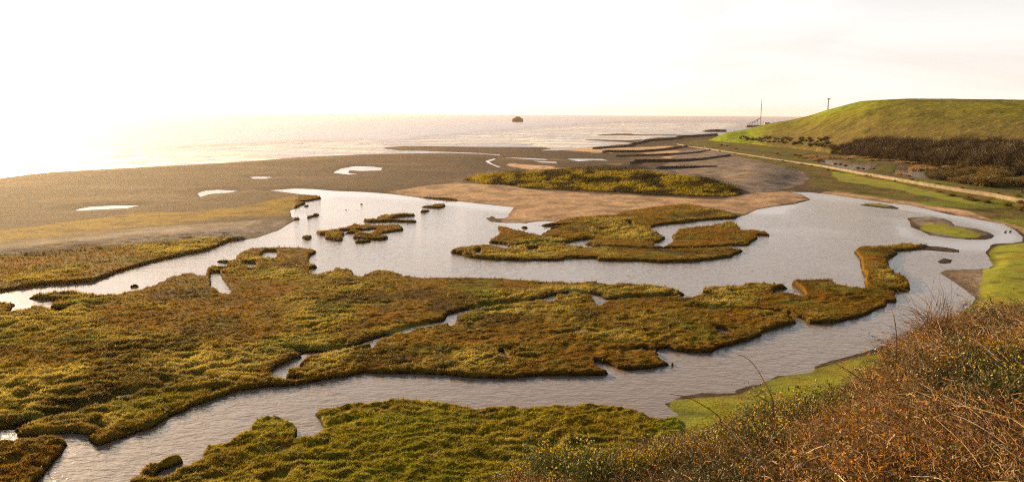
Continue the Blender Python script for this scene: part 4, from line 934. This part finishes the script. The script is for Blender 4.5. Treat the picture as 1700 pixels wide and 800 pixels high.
def box(name, x0, x1, y0, y1, z0, z1, mat, parent, pitch=0):
    V = [(x0, y0, z0), (x1, y0, z0), (x1, y1, z0), (x0, y1, z0), (x0, y0, z1), (x1, y0, z1), (x1, y1, z1), (x0, y1, z1)]
    Fq = [[0, 3, 2, 1], [4, 5, 6, 7], [0, 1, 5, 4], [1, 2, 6, 5], [2, 3, 7, 6], [3, 0, 4, 7]]
    if pitch:
        ymid = (y0+y1)/2; V += [(x0, ymid, z1+pitch), (x1, ymid, z1+pitch)]
        Fq = [[0, 3, 2, 1], [0, 1, 5, 4], [1, 2, 6, 5], [2, 3, 7, 6], [3, 0, 4, 7], [4, 5, 9, 8], [6, 7, 8, 9], [4, 8, 8, 7], [5, 6, 6, 9]]
        Fq = Fq[:7] + [[7, 4, 8, 8], [5, 6, 9, 9]]
        me = bpy.data.meshes.new(name); me.from_pydata(V, [], [list(dict.fromkeys(f)) for f in Fq]); me.update()
    else: me = mesh_np(name, V, Fq, False)
    return link(name, me, mat, parent)
PALE = stone_mat('pale_render', (.42, .33, .24), (.34, .26, .19))
e = link('shed', None, label='long low dark works shed below the conveyor frame', category='shed'); e.location = (*at(1240, 209.5, 3)[:2], 0)
box('wall', 0, 36, 0, 14, 0, 4.2, RUST, e); box('roof', -1, 37, -1, 15, 4.203, 4.7, PALE, e, 1.2)
box('door', 14, 18, -.12, -.01, 0, 3.2, PALE, e)
e = link('shed', None, label='small pale flat shed at the tip of the green hill by the sea', category='shed'); e.location = (*at(1270, 206, 3)[:2], 0)
box('wall', 0, 14, 0, 8, 0, 6.5, PALE, e); box('roof', -1, 15, -1, 9, 6.503, 7.2, RUST, e); box('door', 5, 8, -.12, -.01, 0, 3, RUST, e)
e = link('breakwater', None, label='low dark rock breakwater block jutting from the far beach', category='breakwater')
bx_ = [at(u, 219, 0) for u in (1168, 1178, 1190, 1204)]; ribbon(np.array(bx_), 9, np.full(4, -1.), np.array([2.4, 3.6, 4.2, 3.6]), 'rock_bank', RUST, e)
# floodlight tower on the hill edge
x0_, y0_, z0_ = at_depth(1374.5, 182.5, 805); zg = hill_z(x0_, y0_) or z0_
e = link('floodlight_tower', None, label='slim pale floodlight tower with a wide square head on the hill skyline', category='tower'); e.location = (x0_, y0_, zg-.3)
ht = at_depth(1374.5, 165.5, 805)[2]-zg+.3
bars([[[a_, b_, 0], [a_*.5, b_*.5, ht]] for a_, b_ in ((.5, .5), (-.5, .5), (.5, -.5), (-.5, -.5))] + [[[.5*(-1)**i, .5, ht*i/8], [-.5*(-1)**i, .5, ht*(i+1)/8]] for i in range(8)], .12, 'tower_frame', PALE, e)
box('platform', -1.7, 1.7, -.7, .7, ht, ht+.2, PALE, e)
for a_ in (-1.2, -.4, .4, 1.2): box('lamp', a_-.32, a_+.32, -.6, -.2, ht+.25, ht+1.3, PALE, e)
# small white markers
WHITE = stone_mat('white_paint', (.8, .78, .74), (.7, .68, .64))
for u, v, r_, lb in ((1217, 229.5, 1.1, 'round white marker stone on the bright green toe of the hill'), (1268, 259, .45, 'tiny white marker stone beside the path'), (1170, 243.5, .5, 'tiny white marker stone near the sea end of the wall')):
    x, y = at(u, v, 2); z = hill_z(x, y) or ground_z(x, y)
    prof_ = [(.01, -.3)] + [(r_*math.cos(t), r_*.9*math.sin(t)+.3*r_) for t in np.linspace(-.5, 1.55, 8)]
    e = lathe(prof_, 12, 'marker_stone', WHITE, None); e.location = (x, y, z); e['label'] = lb; e['category'] = 'marker'

# ------------------------------------------------------------------ trees, bushes, reeds behind the wall
def bare_tree(seed, hgt):
    g = np.random.default_rng(seed); n = 240
    pa = twig_paths(n, 6, hgt*.16, hgt*.75, 1.1, .16, g, hgt*.45)
    V1, F1 = tubes(pa, np.linspace(.11, .04, 6)[None, :]*g.uniform(.6, 1.3, (n, 1)))
    tr = twig_paths(4, 6, hgt*.05, hgt*.8, 1.25, .08, g, 0); V2, F2 = tubes(tr, np.linspace(.22, .06, 6)[None, :]*np.ones((4, 1)), 5)
    c = pa[g.integers(0, n, 700), g.integers(2, 6, 700)] + g.normal(size=(700, 3))*.35
    V3, F3 = leaves(c, g.uniform(.25, .6, 700), .8, .3, g)
    V, Fq = merge([(V1, F1), (V2, F2), (V3, F3)]); me = mesh_np('tree_piece', V, Fq, False); me.materials.append(MV['tree']); me.materials.append(MV['bark'])
    return bpy.data.objects.new('tree_piece', me)
tts = [bare_tree(700+i, 8) for i in range(4)]
g = np.random.default_rng(9); pts = []; 
BAND = [(1395,258,1405,3),(1440,262,1450,9),(1700,300,1710,9)]
for _ in range(5200):
    u = g.uniform(1225, 2100); 
    yfoot = np.interp(u, PR[:, 0], PR[:, 3]); 
    dens = .25 if u < 1385 else .45 + .55*float(ss(1385, 1450, np.array(u)))
    thick = 8 + 14*ss(1385, 1430, np.array(u)) + 16*ss(1480, 1700, np.array(u))
    if g.uniform() > dens: continue
    d = g.uniform(-6, float(thick))
    if u < 1385: d = g.uniform(8, 34)
    if len(pts) > 1500: break
    yy = yfoot + d; xx = np.interp(u, us, ax_)*yy; z = hill_z(float(xx), float(yy)); z = z if z is not None else 1.0
    pts.append((xx, yy, z-.2, .86*(.92 + .16*g.normal() + .5*float(fbm(np.array([xx]), np.array([yy]), 28, 2, 330)[0]))*(.42 if u < 1370 else .5+.6*float(ss(1370, 1500, np.array(u))))))
pts = np.array(pts); print('trees', len(pts))
scatter('bare_woodland', tts, pts[:, :3], g.uniform(0, 6.28, len(pts)), pts[:, 3], g.integers(0, 4, len(pts)), kind='stuff')

def reed_clump(seed):
    g = np.random.default_rng(seed); n = 420
    b = g.normal(size=(n, 2))*1.1; hgt = np.clip(1.9 - .25*np.linalg.norm(b, axis=1), .6, 2)*g.uniform(.8, 1.1, n); th = g.uniform(0, 6.28, n); l = g.normal(size=(n, 2))*.25 + np.array([.2, 0]); wd = .07
    p = np.c_[b, np.full(n, -.1)]; wv_ = np.c_[np.cos(th)*wd, np.sin(th)*wd, np.zeros(n)]; tip = p + np.c_[l, hgt]
    V = np.stack([p-wv_, p+wv_, tip+wv_*.8, tip-wv_*.8], 1).reshape(-1, 3); me = mesh_np('reed_piece', V, np.arange(4*n).reshape(n, 4), False); me.materials.append(MV['reed']); return bpy.data.objects.new('reed_piece', me)
rc = [reed_clump(800+i) for i in range(3)]
RL = [zz(4.706,1340,230,[(0,145),(60,135),(180,150),(330,155)]), zz(4.706,1340,230,[(350,140),(420,148),(600,150),(700,165)]), zz(4.706,1340,230,[(470,165),(600,168),(720,172)]), zz(4.706,1340,230,[(700,185),(800,190),(950,190),(1080,192),(1250,190),(1480,185)]), zz(4.706,1340,230,[(710,175),(900,165),(1200,175)]),
      zz(4.706,1340,230,[(835,230),(860,240),(900,240),(960,235),(1000,232)]), zz(4.706,1340,230,[(845,218),(900,222)]), zz(4.706,1340,230,[(1080,220),(1130,225),(1190,222)]), zz(4.706,1340,230,[(700,275),(760,285)]), zz(4.706,1340,230,[(-90,150),(0,150),(100,160)]), zz(4.706,1340,230,[(0,170),(50,172),(80,168)])]
pts = []
for ln in RL:
    w_ = np.array([at(u, v+2, 0.2) for u, v in ln])
    for i in range(len(w_)-1):
        L_ = np.hypot(*(w_[i+1]-w_[i])); 
        for t in np.arange(0, 1, 1.1/L_): 
            q = w_[i] + (w_[i+1]-w_[i])*t + g.normal(size=2)*np.array([.6, 2.2]); pts.append((q[0], q[1], .0, g.uniform(.6, 1.05)))
pts = np.array(pts)[:2600]; print('reeds', len(pts))
scatter('reed_bed', rc, pts[:, :3], g.uniform(0, 6.28, len(pts)), pts[:, 3], g.integers(0, 3, len(pts)), kind='stuff')

def scrub(seed, hgt, mats): return bush_mesh(seed, 130, hgt*.62, hgt*.62, 1500, mats, .24, .05, .2, 6)
SB = [scrub(950+i, 3.0, ('tree', 'bush')) for i in range(3)] + [scrub(960+i, 3.0, ('tree', 'tree')) for i in range(2)]
def place_bush(u, v, s, k_, lb, grp, i):
    x, y, z = on_ground(u, v)
    e = link('scrub_bush', None, label=lb, category='bush', group=grp); e.location = (x, y, z-.15); e.scale = (s*1.35, s*1.2, s); e.rotation_euler = (0, 0, i*2.1)
    for nm, me in SB[k_]: link(nm, me, None, e)
i = 0
for u, v in zz(4.706,1340,230,[(400,236),(440,240),(480,245),(520,240),(540,250),(570,245),(600,255),(620,240),(650,255),(680,245),(300,215),(260,205),(220,203),(660,270),(130,185),(90,180)]):
    if v > 281 or u > 1470: continue
    place_bush(u, v, g.uniform(.35, .62), int(g.integers(0, 5)), 'low brown bush between the sea wall and the pond', 'bushes between the wall and the ponds', i); i += 1
for _ in range(95):
    zu = g.uniform(960, 1900); vmin = 250 - (zu-960)*.09; vmax = 318 + (zu-960)*.165
    zv = g.uniform(vmin, vmax); 
    if 1560 < zu < 1690 and 290 < zv < 370: continue
    s = g.uniform(.8, 1.5)*(1 + .5*(zu > 1300))
    place_bush(1340+zu/4.706, 230+zv/4.706, s, int(g.integers(0, 5)), 'brown scrub bush in the thicket behind the sea wall at the right', 'thicket bushes behind the wall', i); i += 1
for u in np.concatenate([np.linspace(1150, 1360, 14), np.linspace(1375, 1690, 17)]):
    vw = float(np.interp(u, [p[0] for p in WALLPX], [p[1] for p in WALLPX])) + g.uniform(2.5, 6)
    place_bush(u + g.uniform(-8, 8), vw, g.uniform(.2, .45), int(g.integers(0, 3)), 'little bush growing against the lagoon side of the sea wall', 'little bushes against the sea wall', i); i += 1
for u, v, s in ((1374,284,.45),(1384,285,.4),(1513,303,.55),(1580,326,.6),(1606,331,.7),(1614,333,.6),(1638,337,.6),(1672,342,.7),(1700,350,.9),(1655,330,.4),(1560,320,.4),(1695,340,.6),(1715,356,.8)):
    place_bush(u, v, s, int(g.integers(0, 3)), 'small dark bush on the grass bank between wall and lagoon', 'small bushes on the grass bank', i); i += 1
for u, v, s in ((1197,242,.8),(1206,243,.6),(1236,235,.8),(1320,259,.8),(1328,260,.8),(1290,256,.6),(1222,248,.5)):
    place_bush(u, v, s, int(g.integers(0, 3)), 'dark bush on the rough grass between the path and the hill', 'bushes between path and hill', i); i += 1

# two ducks on the far right of the lagoon
DK = stone_mat('duck_feather', (.05, .035, .025), (.09, .06, .04), 8, .01)
for u, v, lb in ((1669, 385.5, 'left one of two dark ducks floating at the right end of the lagoon'), (1677, 385, 'right one of two dark ducks floating at the right end of the lagoon')):
    x, y = at(u, v, 0); V1, F1 = tubes(np.array([[[-.45, 0, .1], [-.3, 0, .12], [-.1, 0, .13], [.15, 0, .13], [.3, 0, .16], [.4, 0, .3], [.45, 0, .42], [.55, 0, .44], [.68, 0, .42]]]), np.array([[.02, .12, .2, .2, .13, .07, .09, .08, .02]]), 8)
    o = link('duck', mesh_np('duck', V1, F1), DK, label=lb, category='duck'); o.location = (x, y, 0); o.rotation_euler = (0, 0, .4)

# ------------------------------------------------------------------ haze
hz = bpy.data.materials.new('sea_haze'); hz.use_nodes = True; t = hz.node_tree; t.nodes.clear()
pv = N(t, 'ShaderNodeVolumePrincipled'); pv.inputs['Color'].default_value = (1.0, .70, .48, 1); pv.inputs['Density'].default_value = .000034; pv.inputs['Anisotropy'].default_value = .72
om = N(t, 'ShaderNodeOutputMaterial'); t.links.new(pv.outputs[0], om.inputs['Volume'])
o = box('haze', -11000, 17000, -260, 13600, -5, 110, hz, None); o['kind'] = 'stuff'
